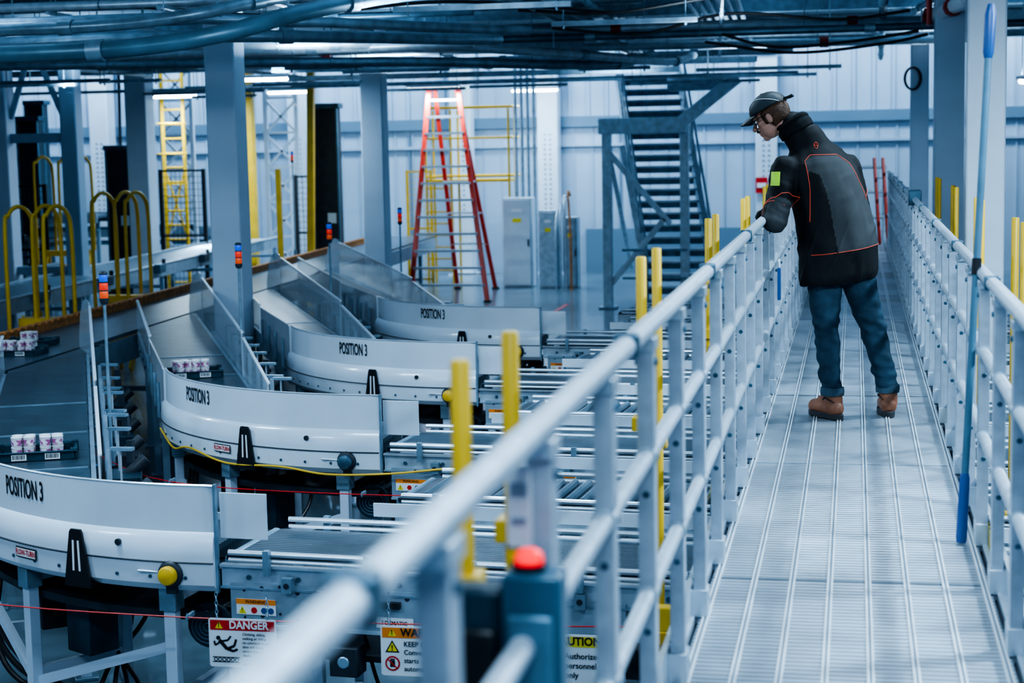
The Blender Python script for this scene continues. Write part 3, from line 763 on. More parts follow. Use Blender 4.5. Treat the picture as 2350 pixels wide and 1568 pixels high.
    for dz in(-.04,.04): b.cyl((2.3,.066,.45+dz),(2.3,.07,.45+dz),.025,'frame_grey',12)
    b.tube([(2.3,.1,.5),(2.3,.1,.85)],.01,'galv');b.tube([(2.3,.1,.4),(2.3,.1,.02)],.01,'galv');obj(b,'outlet_box',t,bev=.004)
    b=MB()
    for k in range(4): b.tube(catmull([(.3+.3*k,.25,.75),(.4+.3*k,.2,.45),(.55+.25*k,.15,.3+.05*k),(.9+.3*k,.3,.12),(1.5+.3*k,.4,.03)],6),.01,'black' if k!=2 else 'orange_brown',6);b.brk()
    obj(b,'cable',t)
    return t
for i in range(4): straight(-2.93,YI[i],i)
sx_=straight(-2.45,YI[0]+1.35,0,False)
for i in range(1,4): copy_thing(sx_,(-2.45,YI[i]+1.35,0),-.075)
copy_thing(sx_,(-2.6,YI[3]+2.9,0),-.075)
def skid(x,y,rz):
    t=thing('motor_skid','dark electric motor with gearbox on a blue grey skid','motor',(x,y,0),rz,group='motor skids below the conveyors')
    b=MB();b.box((0,0,.08),(.7,.34,.06),'column_blue');b.box((-.28,0,.03),(.08,.34,.05),'column_blue');b.box((.28,0,.03),(.08,.34,.05),'column_blue');obj(b,'base_frame',t,bev=.004)
    b=MB();b.cyl((-.3,0,.26),(.1,0,.26),.12,'dark',18)
    for k in range(8): b.cyl((-.27+.045*k,0,.26),(-.255+.045*k,0,.26),.135,'dark_blue',18)
    obj(b,'motor_body',t)
    b=MB();b.box((.22,0,.25),(.2,.24,.28),'galv_dark');b.cyl((.22,-.16,.25),(.22,.16,.25),.05,'galv');obj(b,'gearbox',t,bev=.012)
for a in((-2.1,9.75,-.1),(-1.5,6.4,.5),(-3.6,6.6,-.4),(-2.1,12.55,0)): skid(*a)

for i,(y,z) in enumerate(((7.27,.90),(10.12,.88))):
    b=MB();P=[(-5.1,y+.5,z+.10),(-4.3,y+.0,z),(-3.0,y-.08,z-.04),(-1.6,y-.1,z-.02),(-.75,y-.15,z+.02)]
    b.tube(catmull(P,6),.0035,'red',6);t=obj(b,'pull_cord',label='thin red emergency pull cord strung below the conveyor',cat='cord')
    c=MB()
    for p in P[1:4]: c.lathe(V(p),[(.012,-.004),(.02,0),(.012,.004)],'galv',10,(1,0,0));c.box(V(p)+V((0,.04,.0)),(.012,.08,.02),'galv');c.brk()
    obj(c,'eye_bolt',t)

# ------------------------------------------------------------ main line
def mxf(y): return -8.35-.06*(y-15.5)
def strip(b,x0,x1,z0,z1,y0,y1,mat,n=1):
    st=[]
    for y in(y0,y1):
        c=mxf(y);st.append([V((c+x0,y,z0)),V((c+x1,y,z0)),V((c+x1,y,z1)),V((c+x0,y,z1))])
    b.sweep(st,mat)
YE=34.4
t=thing('sorter_conveyor','long dark ribbed sorter belt with orange brown edge strip','conveyor',(0,0,0))
b=MB();strip(b,0,.95,1.06,1.10,11,YE,'belt_main');obj(b,'belt',t,sm=False)
b=MB();strip(b,-.07,-.02,1.0,1.18,11,YE,'orange_brown')
for k in range(137):
    y=11+k*.17;b.box((mxf(y)-.03,y,1.19),(.075,.1,.025),'orange_brown')
obj(b,'edge_strip',t,label='orange brown edge strip',sm=False)
for xx in(-.05,.97):
    b=MB();strip(b,xx-.03,xx,.80,1.05,11,YE,'frame_grey');obj(b,'side_frame',t,sm=False)
for k in range(8):
    y=12+3*k;b=MB()
    for xx in(.02,.9): b.box((mxf(y)+xx,y,.42),(.07,.07,.84),'column_blue')
    b.box((mxf(y)+.46,y,.3),(.9,.05,.05),'column_blue');obj(b,'support_frame',t,sm=False)
def rollers(name,x0,w,y0,y1,z,n,sl,lab):
    t=thing(name,lab,'conveyor',(x0,y0,z),rz=math.atan(sl),group='roller conveyors')
    L=y1-y0
    for xx in(0,-w):
        b=MB();b.box((xx,L/2,-.04),(.04,L,.18),'frame_grey');b.box((xx,L/2,.07),(.06,L,.02),'galv_light');obj(b,'side_frame',t,sm=False)
    b0=MB();b0.cyl((-.02,0,0),(-w+.02,0,0),.045,'roller',10);r0=obj(b0,'roller',t)
    me=r0.data;r0.location=(0,.1,0)
    for k in range(1,n):
        o=bpy.data.objects.new('roller',me);COL.objects.link(o);o.parent=t;o.location=(0,.1+k*(L-.2)/n,0)
    for k in range(6):
        b=MB();yy=.4+k*(L-.8)/5
        for xx in(-.03,-w+.03): b.box((xx,yy,-z/2-.05),(.06,.06,z-.1),'column_blue')
        b.box((-w/2,yy,-.3),(w,.05,.05),'column_blue');obj(b,'support_frame',t,sm=False)
    for k in range(7):
        b=MB();yy=1.2+k*(L-2)/7;b.box((.08,yy,.02),(.1,.3,.14),'dark_blue' if k%2 else 'galv_dark');b.cyl((.08,yy+.2,.0),(.08,yy+.2,.16),.03,'dark');obj(b,'drive_box',t,bev=.01)
    return t
rollers('roller_conveyor',-9.95,1.05,14.5,33.5,1.10,82,.085,'wide silver roller conveyor with closely spaced rollers')
rollers('roller_conveyor',-13.2,1.1,20,27.6,1.0,32,.05,'silver roller conveyor beside yellow stairs')
for k,(y,x0,x1,z) in enumerate(((30,-20,-15.0,1.35),(33,-20.5,-15.2,1.7),(36.8,-21,-14,1.2),(27,-19,-14.9,1.1))):
    t=thing('accumulation_conveyor','blue grey transfer conveyor with side channels and legs','conveyor',((x0+x1)/2,y,0),group='distant transfer conveyors')
    L=x1-x0
    b=MB();b.box((0,0,z-.05),(L,.7,.06),'belt_main');obj(b,'belt',t,sm=False)
    for yy in(-.37,.37):
        b=MB();b.box((0,yy,z-.08),(L,.04,.2),'frame_grey');obj(b,'side_frame',t,sm=False)
        b=MB();b.box((0,yy,z-.32),(L,.04,.06),'steel_blue');obj(b,'lower_rail',t,sm=False)
    for j in range(4):
        b=MB();xx=-L/2+.3+j*(L-.6)/3
        for yy in(-.3,.3): b.box((xx,yy,(z-.1)/2),(.08,.06,z-.1),'column_blue')
        b.box((xx,0,.4),(.05,.6,.05),'column_blue')
        obj(b,'leg_frame',t,sm=False)
    b=MB()
    for j in range(8): b.box((-L/2+.4+j*L/8.2,-.42,z+.05-.03*(j%3)),(.2,.1,.16),'dark_blue' if j%2 else 'galv');b.brk()
    obj(b,'sensor_box',t,bev=.01)
b=MB()
for k in range(24): b.box((-13.2+.1*k,23.9,.95),(.1,.06,.09),'hazard_yellow' if k%2 else 'black')
obj(b,'hazard_beam',label='yellow and black striped barrier beam',cat='barrier',sm=False)

# ------------------------------------------------------------ trays with yogurt packs
rt_=random.Random(11)
def tray(x,y,z,rz,packs):
    t=thing('tote_tray','shallow dark teal plastic tray with white barcode labels','tray',(x,y,z),rz,group='plastic trays on the belts')
    b=MB();w,d,h=.50,.34,.055
    b.box((0,0,.006),(w-.03,d-.03,.012),'tray_plastic')
    for sx in(-1,1): b.beam((sx*(w/2-.015),-d/2,h/2),(sx*(w/2-.015),d/2,h/2),.018,h,'tray_plastic')
    for sy in(-1,1): b.beam((-w/2+.01,sy*(d/2-.012),h/2),(w/2-.01,sy*(d/2-.012),h/2),.018,h,'tray_plastic')
    for sx in(-1,1):
        for sy in(-1,1): b.box((sx*(w/2-.02),sy*(d/2-.02),h/2+.008),(.04,.04,h+.012),'tray_plastic')
    b.beam((-w/2,-d/2-.003,h),(w/2,-d/2-.003,h),.02,.01,'tray_plastic');b.beam((-w/2,d/2+.003,h),(w/2,d/2+.003,h),.02,.01,'tray_plastic')
    obj(b,'tray_body',t,bev=.003)
    for sx in(-.1,.1):
        b=MB();b.box((sx,-d/2-.0045,.028),(.09,.003,.038),'sign_white')
        for k in range(9): b.box((sx-.035+.0085*k,-d/2-.0065,.03),(.004 if k%3 else .006,.002,.026),'ink')
        obj(b,'barcode_label',t,label='white barcode label',sm=False)
    for px,py in packs:
        ca,sa=cos(rz),sin(rz)
        q=thing('yogurt_pack','shrink wrapped pack of white cups with pink labels','food',(x+ca*px-sa*py,y+sa*px+ca*py,z+.012),rz+rt_.uniform(-.5,.5),group='yogurt packs in trays')
        for a in(-.037,.037):
            for c in(-.037,.037):
                for zz in(0,.062):
                    b=MB();b.lathe((a,c,zz),[(.001,0),(.029,0),(.034,.05),(.036,.053),(.036,.058),(.001,.060)],'cup_white',16)
                    b.lathe((a,c,zz),[(.0308,.006),(.0342,.042),(.0350,.042),(.0314,.006)],'cup_pink',16)
                    obj(b,'cup',q)
for a in(((-5.02,9.75,1.10,.42),((-.08,.02),(.09,.0))),((-5.45,13.4,1.10,.42),((-.08,.02),(.07,.02))),((-7.75,14.75,1.10,.1),((-.08,0),(.09,.02))),((-8.0,15.5,1.10,.1),((0,0),))):
    tray(*a[0],a[1])

# ------------------------------------------------------------ stack lights
def stack(x,y,zt,lab):
    t=thing('stack_light',lab,'signal light',(x,y,.0),group='signal tower lights')
    b=MB();b.cyl((0,0,.9),(0,0,zt-.2),.011,'galv',10);b.box((0,0,.95),(.05,.05,.12),'galv');obj(b,'pole',t)
    b=MB();b.lathe((0,0,zt-.21),[(.001,0),(.02,0),(.03,.02),(.03,.04),(.001,.04)],'dark',16);obj(b,'base',t)
    for k,mt in enumerate(('lamp_orange','lamp_red','lamp_blue')):
        b=MB();z=zt-.17+k*.055;b.lathe((0,0,z),[(.001,0),(.026,0),(.028,.004),(.028,.044),(.026,.048),(.001,.048)],mt,16);b.lathe((0,0,z+.048),[(.001,0),(.029,0),(.029,.007),(.001,.007)],'dark',16);obj(b,'lamp_segment',t)
    b=MB();b.lathe((0,0,zt-.005),[(.001,0),(.029,0),(.02,.012),(.001,.014)],'dark',16);obj(b,'top_cap',t)
for p in((-4.90,10.57),(-5.13,13.74),(-5.44,17.3),(-5.69,21.1)): stack(p[0],p[1],2.19,'blue and red signal tower light on slim pole')
stack(-10.6,31.5,2.9,'small red signal light on dark pole')

# ------------------------------------------------------------ columns
def column(x,y,w,h=4.9,mat='column_paint',lab='white painted square steel column with base plate',holes=False,rz=0):
    t=thing('building_column',lab,'column',(x,y,0),rz,group='building columns')
    b=MB();b.box((0,0,h/2),(w,w,h),mat);obj(b,'shaft',t,bev=.02)
    b=MB();b.box((0,0,.02),(w+.2,w+.2,.04),mat)
    for sx in(-1,1):
        for sy in(-1,1): b.cyl((sx*(w/2+.05),sy*(w/2+.05),.04),(sx*(w/2+.05),sy*(w/2+.05),.08),.02,'galv',6)
    obj(b,'base_plate',t,sm=False)
    b=MB();b.box((0,0,h-.03),(w+.16,w+.16,.05),mat);obj(b,'cap_plate',t,sm=False)
    if holes:
        b=MB()
        for k in range(16):
            for sx in(-.06,.06): b.cyl((sx,-w/2-.01,1.5+k*.11),(sx,-w/2-.001,1.5+k*.11),.018,'steel_blue',8)
        o=obj(b,'bolt_holes',t,sm=False);o['kind']='stuff'
    return t
column(-6.42,17.0,.33)
column(-12.65,24,.30)
column(-11.52,24,.26,mat='column_blue',lab='blue grey braced steel column')
column(-13.2,30.4,.42)
column(-7.52,26.5,.36,mat='column_paint')
for xx in(-6.75,-8.75,-12.6,-17.5,-1.9): column(xx,38.1,.46,mat='white_paint',lab='white wall column with rows of bolt holes',holes=True)
column(1.0,14.0,.30,mat='white_paint');column(1.05,20.0,.36,mat='column_paint');column(.98,27.5,.28,mat='column_paint')
t=thing('bracing_frame','grey blue diagonal steel bracing between two columns','bracing',(0,24,0))
for p,q,w in(((-12.5,0,3.2),(-11.6,0,3.2),.14),((-12.1,0,4.6),(-11.55,0,3.3),.08),((-12.1,0,4.6),(-12.5,0,3.5),.08),((-12.5,0,1.2),(-11.6,0,1.2),.12)):
    b=MB();b.beam(p,q,w*.7,w,'column_blue');obj(b,'brace',t,bev=.005)
def mast(x,y,w,z0,z1,mat,lab):
    t=thing('lift_mast',lab,'machine',(x,y,0),group='lift masts')
    b=MB();b.box((0,0,(z0+z1)/2),(w,.25,z1-z0),mat);b.box((-w/2,-.14,(z0+z1)/2),(.04,.05,z1-z0),'steel_blue');b.box((w/2,-.14,(z0+z1)/2),(.04,.05,z1-z0),'steel_blue')
    obj(b,'mast_body',t,bev=.01)
    b=MB();b.box((0,0,.1 if z0<.3 else z0),(w+.3,.5,.2),'dark_blue');obj(b,'base',t,bev=.01)
    b=MB();b.box((0,0,z1+.04),(w+.1,.32,.1),'galv_dark');obj(b,'top_pulley',t,bev=.01)
    b=MB();b.box((w*.2,-.13,z0+1.6),(w*.35,.01,.2),'sign_white');obj(b,'notice',t,sm=False)
mast(-10.05,32,.50,0,3.72,'dark','tall dark enclosed lift mast with steel edges')
mast(-15.9,31.3,.42,0,3.6,'dark_blue','tall dark lift mast with steel edges')
mast(-17.3,34.4,.4,0,4.0,'dark_blue','tall dark lift mast with steel edges')
mast(-12.9,34.4,.28,0,4.4,'dark','narrow dark lift mast with steel edges')
mast(-14.3,31.9,.5,0,3.0,'dark','tall dark lift mast with steel edges')
for x,y in((-15.2,33.8),(-14.95,33.8)):
    b=MB();b.tube([(x,y,.5),(x+.1,y,4.8)],.035,'dark');obj(b,'hanging_cable',label='thick black vertical cable beside the lift mast',cat='cable')
for (x,y,w,z1,lean) in((-12.15,33.4,.22,4.6,.0),(-10.15,31,.13,4.6,-.05),(-10.2,29.5,.09,2.6,0)):
    b=MB();b.beam((x,y,0),(x-lean*3,y,z1),w,w,'yellow',up=(0,1,0));o=obj(b,'yellow_column',label='yellow painted steel guide column with base plate',cat='column',bev=.01,group='yellow guide columns')
    c=MB();c.box((x,y,.02),(w+.15,w+.15,.04),'yellow');obj(c,'base_plate',o,sm=False)

# ------------------------------------------------------------ yellow work platforms
def platform(x,y,ht=2.35,zs=1.0,w=.22):
    t=thing('work_platform','yellow steel step platform with tall curved handrails','platform',(x,y,0),group='yellow step platforms')
    for dx,dd in((-w,0),(0.0,.25),(w,0.1)):
        b=MB();P=[(dx,-.30+dd,0),(dx,-.30+dd,ht-.35),(dx+.02,-.24+dd,ht-.1),(dx+.06,-.08+dd,ht),(dx+.12,.08+dd,ht-.08),(dx+.14,.15+dd,ht-.35),(dx+.14,.15+dd,zs)]
        b.tube(catmull(P,5),.026,'yellow',10);obj(b,'handrail',t)
    for k in range(4):
        b=MB();z=zs-.25*k;b.box((.07,-.0-.14*k,z),(2*w+.1,.24,.03),'yellow');b.box((.07,-.12-.14*k,z-.04),(2*w+.1,.02,.08),'yellow');obj(b,'step',t,bev=.004)
    for sx in(-w,w+.14):
        b=MB();b.beam((sx,-.55,.05),(sx,.1,zs),.03,.12,'yellow');b.beam((sx,.15,0),(sx,.15,zs),.04,.04,'yellow');obj(b,'stringer',t,sm=False)
platform(-9.62,18.9);platform(-9.92,21.9,2.42,1.0)
platform(-14.0,28.6,2.9,1.2,.35)
t=thing('cage_ladder','tall yellow caged access ladder with rungs','ladder',(-13.45,32.6,0))
for sx in(-.22,.22):
    b=MB();b.box((sx,0,2.4),(.06,.06,4.8),'yellow');obj(b,'side_rail',t,bev=.005)
for k in range(16):
    b=MB();b.cyl((-.22,0,.3+.29*k),(.22,0,.3+.29*k),.022,'yellow');obj(b,'rung',t)
for k in range(4):
    b=MB();b.tube([(.22*cos(a)*1.3,-.05-.45*sin(a),2.3+.6*k) for a in [pi*j/10 for j in range(11)]],.018,'yellow',6);obj(b,'cage_hoop',t)
b=MB();b.beam((-.22,0,1.2),(.22,0,2.6),.03,.03,'yellow');b.brk();b.beam((.22,0,1.2),(-.22,0,2.6),.03,.03,'yellow');obj(b,'brace',t,sm=False)
for (x,y) in((-12.2,35.6),(-19.5,35.2),(-14.6,35.6)):
    t=thing('truss_tower','white latticed steel tower with diagonal bracing','tower',(x,y,0),group='white lattice towers')
    for sx in(-.35,.35):
        b=MB();b.box((sx,0,2.4),(.09,.09,4.8),'white_paint');obj(b,'upright',t,bev=.005)
    for k in range(6):
        b=MB();z=.3+k*.75;b.beam((-.35,0,z),(.35,0,z+.7),.05,.05,'white_paint');b.beam((.35,0,z),(-.35,0,z+.7),.05,.05,'white_paint');b.beam((-.35,0,z),(.35,0,z),.05,.05,'white_paint');obj(b,'lattice',t,sm=False)
def fence(x,y,w,h,rz=0,mat='mesh_black',z0=0,lab='black wire mesh safety fence panel'):
    t=thing('safety_fence',lab,'fence',(x,y,z0),rz,group='wire safety fences')
    b=MB()
    for sx in(-w/2,w/2): b.box((sx,0,h/2),(.06,.06,h),mat)
    for z in(.15,h-.03,h/2): b.box((0,0,z),(w,.04,.04),mat)
    obj(b,'frame',t,sm=False)
    b=MB();n=int(w/.09)
    for k in range(n): b.box((-w/2+w*(k+.5)/n,0,h/2),(.008,.008,h-.1),mat)
    n=int(h/.12)
    for k in range(n): b.box((0,0,.1+h*(k)/n),(w,.008,.008),mat)
    obj(b,'wire_mesh',t,sm=False)
fence(-12.9,31.6,.9,2.6);fence(-11.1,34.2,.7,2.4);fence(-15.2,29.2,1.2,2.4)
fence(-9.0,35.0,.5,2.45,.2,'yellow',lab='yellow framed mesh guard panel');fence(-15.4,25.8,1.0,2.4,.2,'yellow',lab='yellow framed mesh guard panel')
t=thing('maintenance_platform','yellow tubular maintenance platform with looped guard rails','platform',(-8.05,35.8,0))
for sx in(-.9,-.35,.9):
    for sy in(-.35,.35):
        b=MB();b.tube([(sx,sy,0),(sx,sy,3.7)],.026,'yellow');obj(b,'upright',t)
for z in(2.3,3.1,3.75):
    b=MB();b.tube(catmull([(-.9,-.35,z),(-.95,.3,z),(0,.4,z),(.95,.3,z),(.9,-.35,z),(0.,-.4,z)],4),.024,'yellow',8,True);obj(b,'guard_loop',t)
b=MB();b.box((0,0,2.2),(1.8,.7,.06),'yellow');obj(b,'deck',t,bev=.004)
for k in range(9):
    b=MB();b.cyl((-.9,-.37,.3+.25*k),(-.38,-.37,.3+.25*k),.018,'yellow');obj(b,'rung',t)

# ------------------------------------------------------------ red A-frame ladder
t=thing('a_frame_ladder','tall red fiberglass a-frame ladder with aluminum treads','ladder',(0,0,0))
FB=(V((-8.30,31.4,0)),V((-6.80,31.4,0)));FT=(V((-8.12,32.6,4.15)),V((-7.56,32.6,4.15)))
RB=(V((-8.05,34.3,0)),V((-7.25,34.3,0)))
for a,c in((FB[0],FT[0]),(FB[1],FT[1])):
    b=MB();b.beam(a,c,.09,.07,'red_ladder',up=(0,1,0));b.box(a+V((0,0,.02)),(.13,.12,.04),'black');obj(b,'front_rail',t,bev=.006)
for a,c in((RB[0],FT[0]+V((.08,.1,-.1))),(RB[1],FT[1]+V((-.05,.1,-.1)))):
    b=MB();b.beam(a,c,.08,.06,'red_ladder',up=(0,1,0));b.box(a+V((0,0,.02)),(.13,.12,.04),'black');obj(b,'rear_rail',t,bev=.006)
for k in range(1,13):
    q=k/13;b=MB();l=FB[0].lerp(FT[0],q);r=FB[1].lerp(FT[1],q);b.beam(l,r,.10,.045,'alu');obj(b,'tread',t,sm=False)
for k in(1,3,5,7,9,11):
    q=k/13;b=MB();b.beam(RB[0].lerp(FT[0],q),RB[1].lerp(FT[1],q),.03,.04,'alu');obj(b,'rear_brace',t,sm=False)
b=MB();b.box((-7.84,32.65,4.17),(.66,.3,.06),'red_ladder');obj(b,'top_cap',t,bev=.01)
def cabinet(x,y,w,d,h,mat,lab,z0=0):
    t=thing('electrical_cabinet',lab,'cabinet',(x,y,z0),group='electrical cabinets')
    b=MB();b.box((0,0,h/2),(w,d,h),mat);obj(b,'body',t,bev=.012)
    b=MB();b.box((0,-d/2-.01,h/2),(w-.06,.02,h-.08),mat);o=obj(b,'door',t,bev=.006)
    b=MB();b.box((w*.38,-d/2-.035,h*.5),(.025,.03,.14),'dark');obj(b,'handle',o,bev=.004)
    b=MB();b.box((0,-d/2-.022,h*.75),(w*.3,.004,.08),'sign_yellow');b.brk();b.box((0,-d/2-.022,h*.86),(w*.35,.004,.06),'sign_white');obj(b,'label_plate',t,sm=False)
cabinet(-6.85,34.9,.62,.45,1.85,'cabinet_white','white floor standing electrical cabinet')
cabinet(-6.15,34.6,.4,.45,1.6,'galv_light','grey floor standing electrical cabinet')
cabinet(-5.70,34.6,.3,.4,1.45,'frame_grey','blue grey floor standing control cabinet')
t=thing('machine_piping','small galvanized pipes and orange hose on the machine','pipe',(-5.8,33.9,0))
for k in range(4):
    b=MB();b.tube(catmull([(.1*k-.1,0,.0),(.1*k-.1,-.05,.9+.1*k),(.08*k-.1,.1,1.5+.15*k),(.05*k,.3,1.9)],5),.025,'orange_brown' if k==3 else 'galv_light',6);obj(b,'hose',t)
t=thing('cable_riser','vertical galvanized conduits rising to the ceiling','conduit',(-7.0,35.5,0))
for k in range(4):
    b=MB();b.tube([(.13*k,0,0),(.13*k,0,6)],.035,'galv_light');obj(b,'conduit',t)

# ------------------------------------------------------------ steel stairs
t=thing('steel_staircase','galvanized steel staircase with frame posts and diagonal braces','staircase',(0,0,0))
A0=V((-3.05,30.6,0));A1=V((-4.1,34.6,4.3))
for off in(V((-.62,0,0)),V((.62,0,0))):
    b=MB();b.beam(A0+off,A1+off,.06,.28,'galv');obj(b,'stringer',t,sm=False)
    b=MB();b.tube([A0+off+V((0,0,.95)),A1+off+V((0,0,.95))],.025,'galv');b.tube([A0+off+V((0,0,.5)),A1+off+V((0,0,.5))],.02,'galv')
    for k in range(6): c=A0.lerp(A1,k/5)+off;b.cyl(c,c+V((0,0,.95)),.022,'galv')
    obj(b,'handrail',t)
for k in range(20):
    c=A0.lerp(A1,(k+.5)/20);b=MB();b.box(c,(1.2,.26,.035),'galv_light');b.box(c+V((0,-.12,-.06)),(1.2,.015,.12),'galv_dark');obj(b,'tread',t,sm=False)
for x,y in((-4.32,30.2),(-2.98,30.6)):
    b=MB();b.box((x,y,1.68),(.16,.16,3.36),'galv_light');b.box((x,y,.02),(.32,.32,.04),'galv');obj(b,'post',t,bev=.01)
b=MB();b.box((-3.68,30.2,3.24),(1.55,.18,.28),'galv_light');obj(b,'header_beam',t,bev=.01)
b=MB();b.beam((-3.1,30.2,3.2),(-2.0,30.2,4.05),.15,.22,'galv_light');obj(b,'diagonal_beam',t,bev=.01)
b=MB();b.box((-2.75,30.6,3.95),(1.0,.6,.22),'galv');obj(b,'header_beam',t,bev=.01)
for p,q in(((-4.3,30.2,2.8),(-3.2,30.2,1.5)),((-4.3,30.2,.4),(-3.3,30.2,1.6)),((-4.32,30.2,3.0),(-4.32,33.5,.5)),((-4.15,31,2.9),(-3.75,31,.6))):
    b=MB();b.beam(p,q,.07,.1,'galv_light');obj(b,'brace',t,bev=.006)
for z in(.55,1.05):
    b=MB();b.tube([(-4.05,30.1,z),(-2.9,30.1,z)],.022,'galv');obj(b,'guard_rail',t)
t=thing('fire_sign','small red and white fire equipment sign on column','sign',(-2.0,37.82,1.95))
b=MB();b.box((0,0,0),(.26,.03,.34),'sign_red');obj(b,'board',t,sm=False)
b=MB();b.box((0,-.02,0),(.2,.01,.1),'sign_white');obj(b,'white_strip',t,sm=False)

# ------------------------------------------------------------ ceiling services
CT0=4.93
def pipe(P,r,mat,lab,cat='pipe',name='ceiling_pipe',coup=True,n=10,cm='galv',rods=True):
    pts=catmull(P,5) if len(P)>2 else [V(p) for p in P]
    b=MB();b.tube(pts,r,mat,n)
    o=obj(b,name,label=lab,cat=cat,group='pipes and conduits under the ceiling')
    a,c=V(P[0]),V(P[-1]);L=(c-a).length
    if coup:
        q=MB();k=max(2,int(L/3))
        for j in range(k):
            i=int((j+.5)/k*(len(pts)-1)) if len(pts)>2 else 0
            if len(pts)>2: p=pts[i];d=(pts[i+1]-pts[i]).normalized()
            else: p=a.lerp(c,(j+.5)/k);d=(c-a).normalized()
            q.cyl(p-d*.06,p+d*.06,r*1.25,cm,n);q.brk()
        obj(q,'coupling',o)
    if rods:
        q=MB();k=max(2,int(L/2.5))
        for j in range(k):
            i=int((j+.3)/k*(len(pts)-1)) if len(pts)>2 else 0
            p=pts[i] if len(pts)>2 else a.lerp(c,(j+.3)/k)
            q.cyl(p+V((0,0,r)),(p.x,p.y,CT0),.007,'galv',6);q.tube([p+V((0,(r+.006)*cos(t*pi/5),(r+.006)*sin(t*pi/5))) for t in range(10)],.006,'galv',5,True);q.brk()
        obj(q,'hanger_rod',o)
    return o
pipe([(-8.5,12.6,3.78),(-6.0,12.0,3.73),(-5.1,12.0,3.76),(-4.6,12.3,3.86),(-4.2,13.0,4.05),(-3.6,14.5,4.3),(-2.5,17,4.5)],.068,'steel_blue','thick blue grey conduit curving under the ceiling')
pipe([(-8.5,12.9,3.98),(-6.0,12.5,3.95),(-5.2,12.6,4.0),(-4.7,13.2,4.15),(-4.2,14.5,4.4)],.05,'galv','thick blue grey conduit curving under the ceiling')
pipe([(-10.5,15.2,4.02),(-8.0,14.6,3.98),(-6.4,14.6,4.0),(-5.2,15.4,4.02),(-3.6,17.5,4.05)],.06,'galv','thick blue grey conduit curving under the ceiling')
pipe([(-10,14.0,4.12),(-7.2,13.8,4.1),(-5.6,14.6,4.14),(-3.2,17.0,4.1)],.05,'galv','thick grey conduit curving under the ceiling')
pipe([(-12,17,4.15),(-8,17.3,4.1),(-5,18.2,4.08),(-3.2,20.5,4.02),(-2.4,22.5,4.0),(-2.2,24,4.15)],.055,'galv_light','grey conduit curving under the ceiling')
pipe([(-12,19,4.05),(-8,19.2,4.0),(-5,19.8,3.96),(-3.6,20.6,3.92),(-2.9,21.5,3.95),(-2.6,22.5,4.1)],.06,'galv','thick blue grey conduit curving under the ceiling')
rr=random.Random(3)
for k in range(15):
    y=15.5+k*1.15+rr.uniform(-.3,.3);z=rr.uniform(4.05,4.65);x0=-14-rr.uniform(0,6);x1=rr.choice([-2.5,-4,-1,5,6]);r=rr.choice([.02,.03,.03,.045,.06]);s=rr.uniform(-.9,.9)
    pipe([(x0,y,z),(x1,y+s,z)],r,rr.choice(['galv_light','galv','galv','steel_blue','galv_dark']),'straight grey conduit hung below the ceiling')
for k in range(12):
    x=-13+k*1.3+rr.uniform(-.3,.3);z=rr.uniform(4.15,4.68);y0=13.5+rr.uniform(0,3);y1=33-rr.uniform(0,6);r=rr.choice([.02,.03,.045])
    pipe([(x,y0,z),(x+rr.uniform(-1.5,.3),y1,z)],r,rr.choice(['galv_light','galv','steel_blue','galv_dark']),'straight grey conduit hung below the ceiling')
for k in range(6): pipe([(-1.9+.12*k,18.5,4.66),(-2.4+.12*k,31,4.66)],.032,'alu','parallel bundled silver conduit below ceiling',coup=False)
pipe([(-4.2,20.5,4.33),(1.35,20.9,4.30)],.075,'galv_light','grey sprinkler main with red grooved couplings',cm='red_pipe')
pipe([(-9,23.2,4.3),(1.3,23.9,4.25)],.06,'galv_light','grey sprinkler main with red grooved couplings',cm='red_pipe')
pipe([(.82,20.6,4.32),(1.35,17.5,4.42),(1.7,15,4.5)],.085,'white_paint','thick white pipe with red coupling',cm='red_pipe')
pipe([(.75,18.5,4.12),(.75,18.5,4.9)],.03,'red_pipe','red sprinkler drop with valve',coup=False,rods=False)
t=thing('sprinkler_valve','red grooved sprinkler valve on ceiling pipe','valve',(.85,20.3,4.3))
b=MB();b.lathe((0,0,0),[(.05,-.1),(.12,-.08),(.12,-.04),(.09,0),(.12,.04),(.12,.08),(.05,.1)],'red_pipe',16,(1,0,0));obj(b,'valve_body',t)
b=MB();b.tube([(.1*cos(a),-.16,.1*sin(a)) for a in [2*pi*j/14 for j in range(14)]],.012,'red_pipe',6,True);b.cyl((0,-.16,0),(0,0,0),.015,'red_pipe');b.beam((-.1,-.16,0),(.1,-.16,0),.015,.015,'red_pipe');obj(b,'hand_wheel',t)
t=thing('coiled_cable','black cable coiled and hung on a steel column','cable',(.86,27.3,3.85))
for k in range(3):
    b=MB();b.tube([(.12*cos(a)+.01*k,.015*k,.17*sin(a)) for a in [2*pi*j/20 for j in range(20)]],.012,'black',6,True);obj(b,'loop',t)
for k in range(24):
    y=15+rr.uniform(0,16);x=-13+rr.uniform(0,12);z=3.90+.004*k if y>19 else 4.22;L=rr.uniform(.9,2.4)
    t=thing('strut_channel','grey steel strut channel hung on threaded rods','bracket',(x,y,z),0,group='strut channels under the ceiling')
    b=MB();b.box((0,0,0),(L,.07,.015),'galv_light' if k%2 else 'galv')
    for sy in(-.035,.035): b.box((0,sy,.02),(L,.006,.045),'galv')
    obj(b,'channel',t,sm=False)
    b=MB()
    for sx in(-.42,.42): b.cyl((sx*L,0,-.04),(sx*L,0,CT0-z),.008,'galv',6);b.cyl((sx*L,0,-.03),(sx*L,0,-.01),.016,'galv',6);b.brk()
    obj(b,'threaded_rod',t)
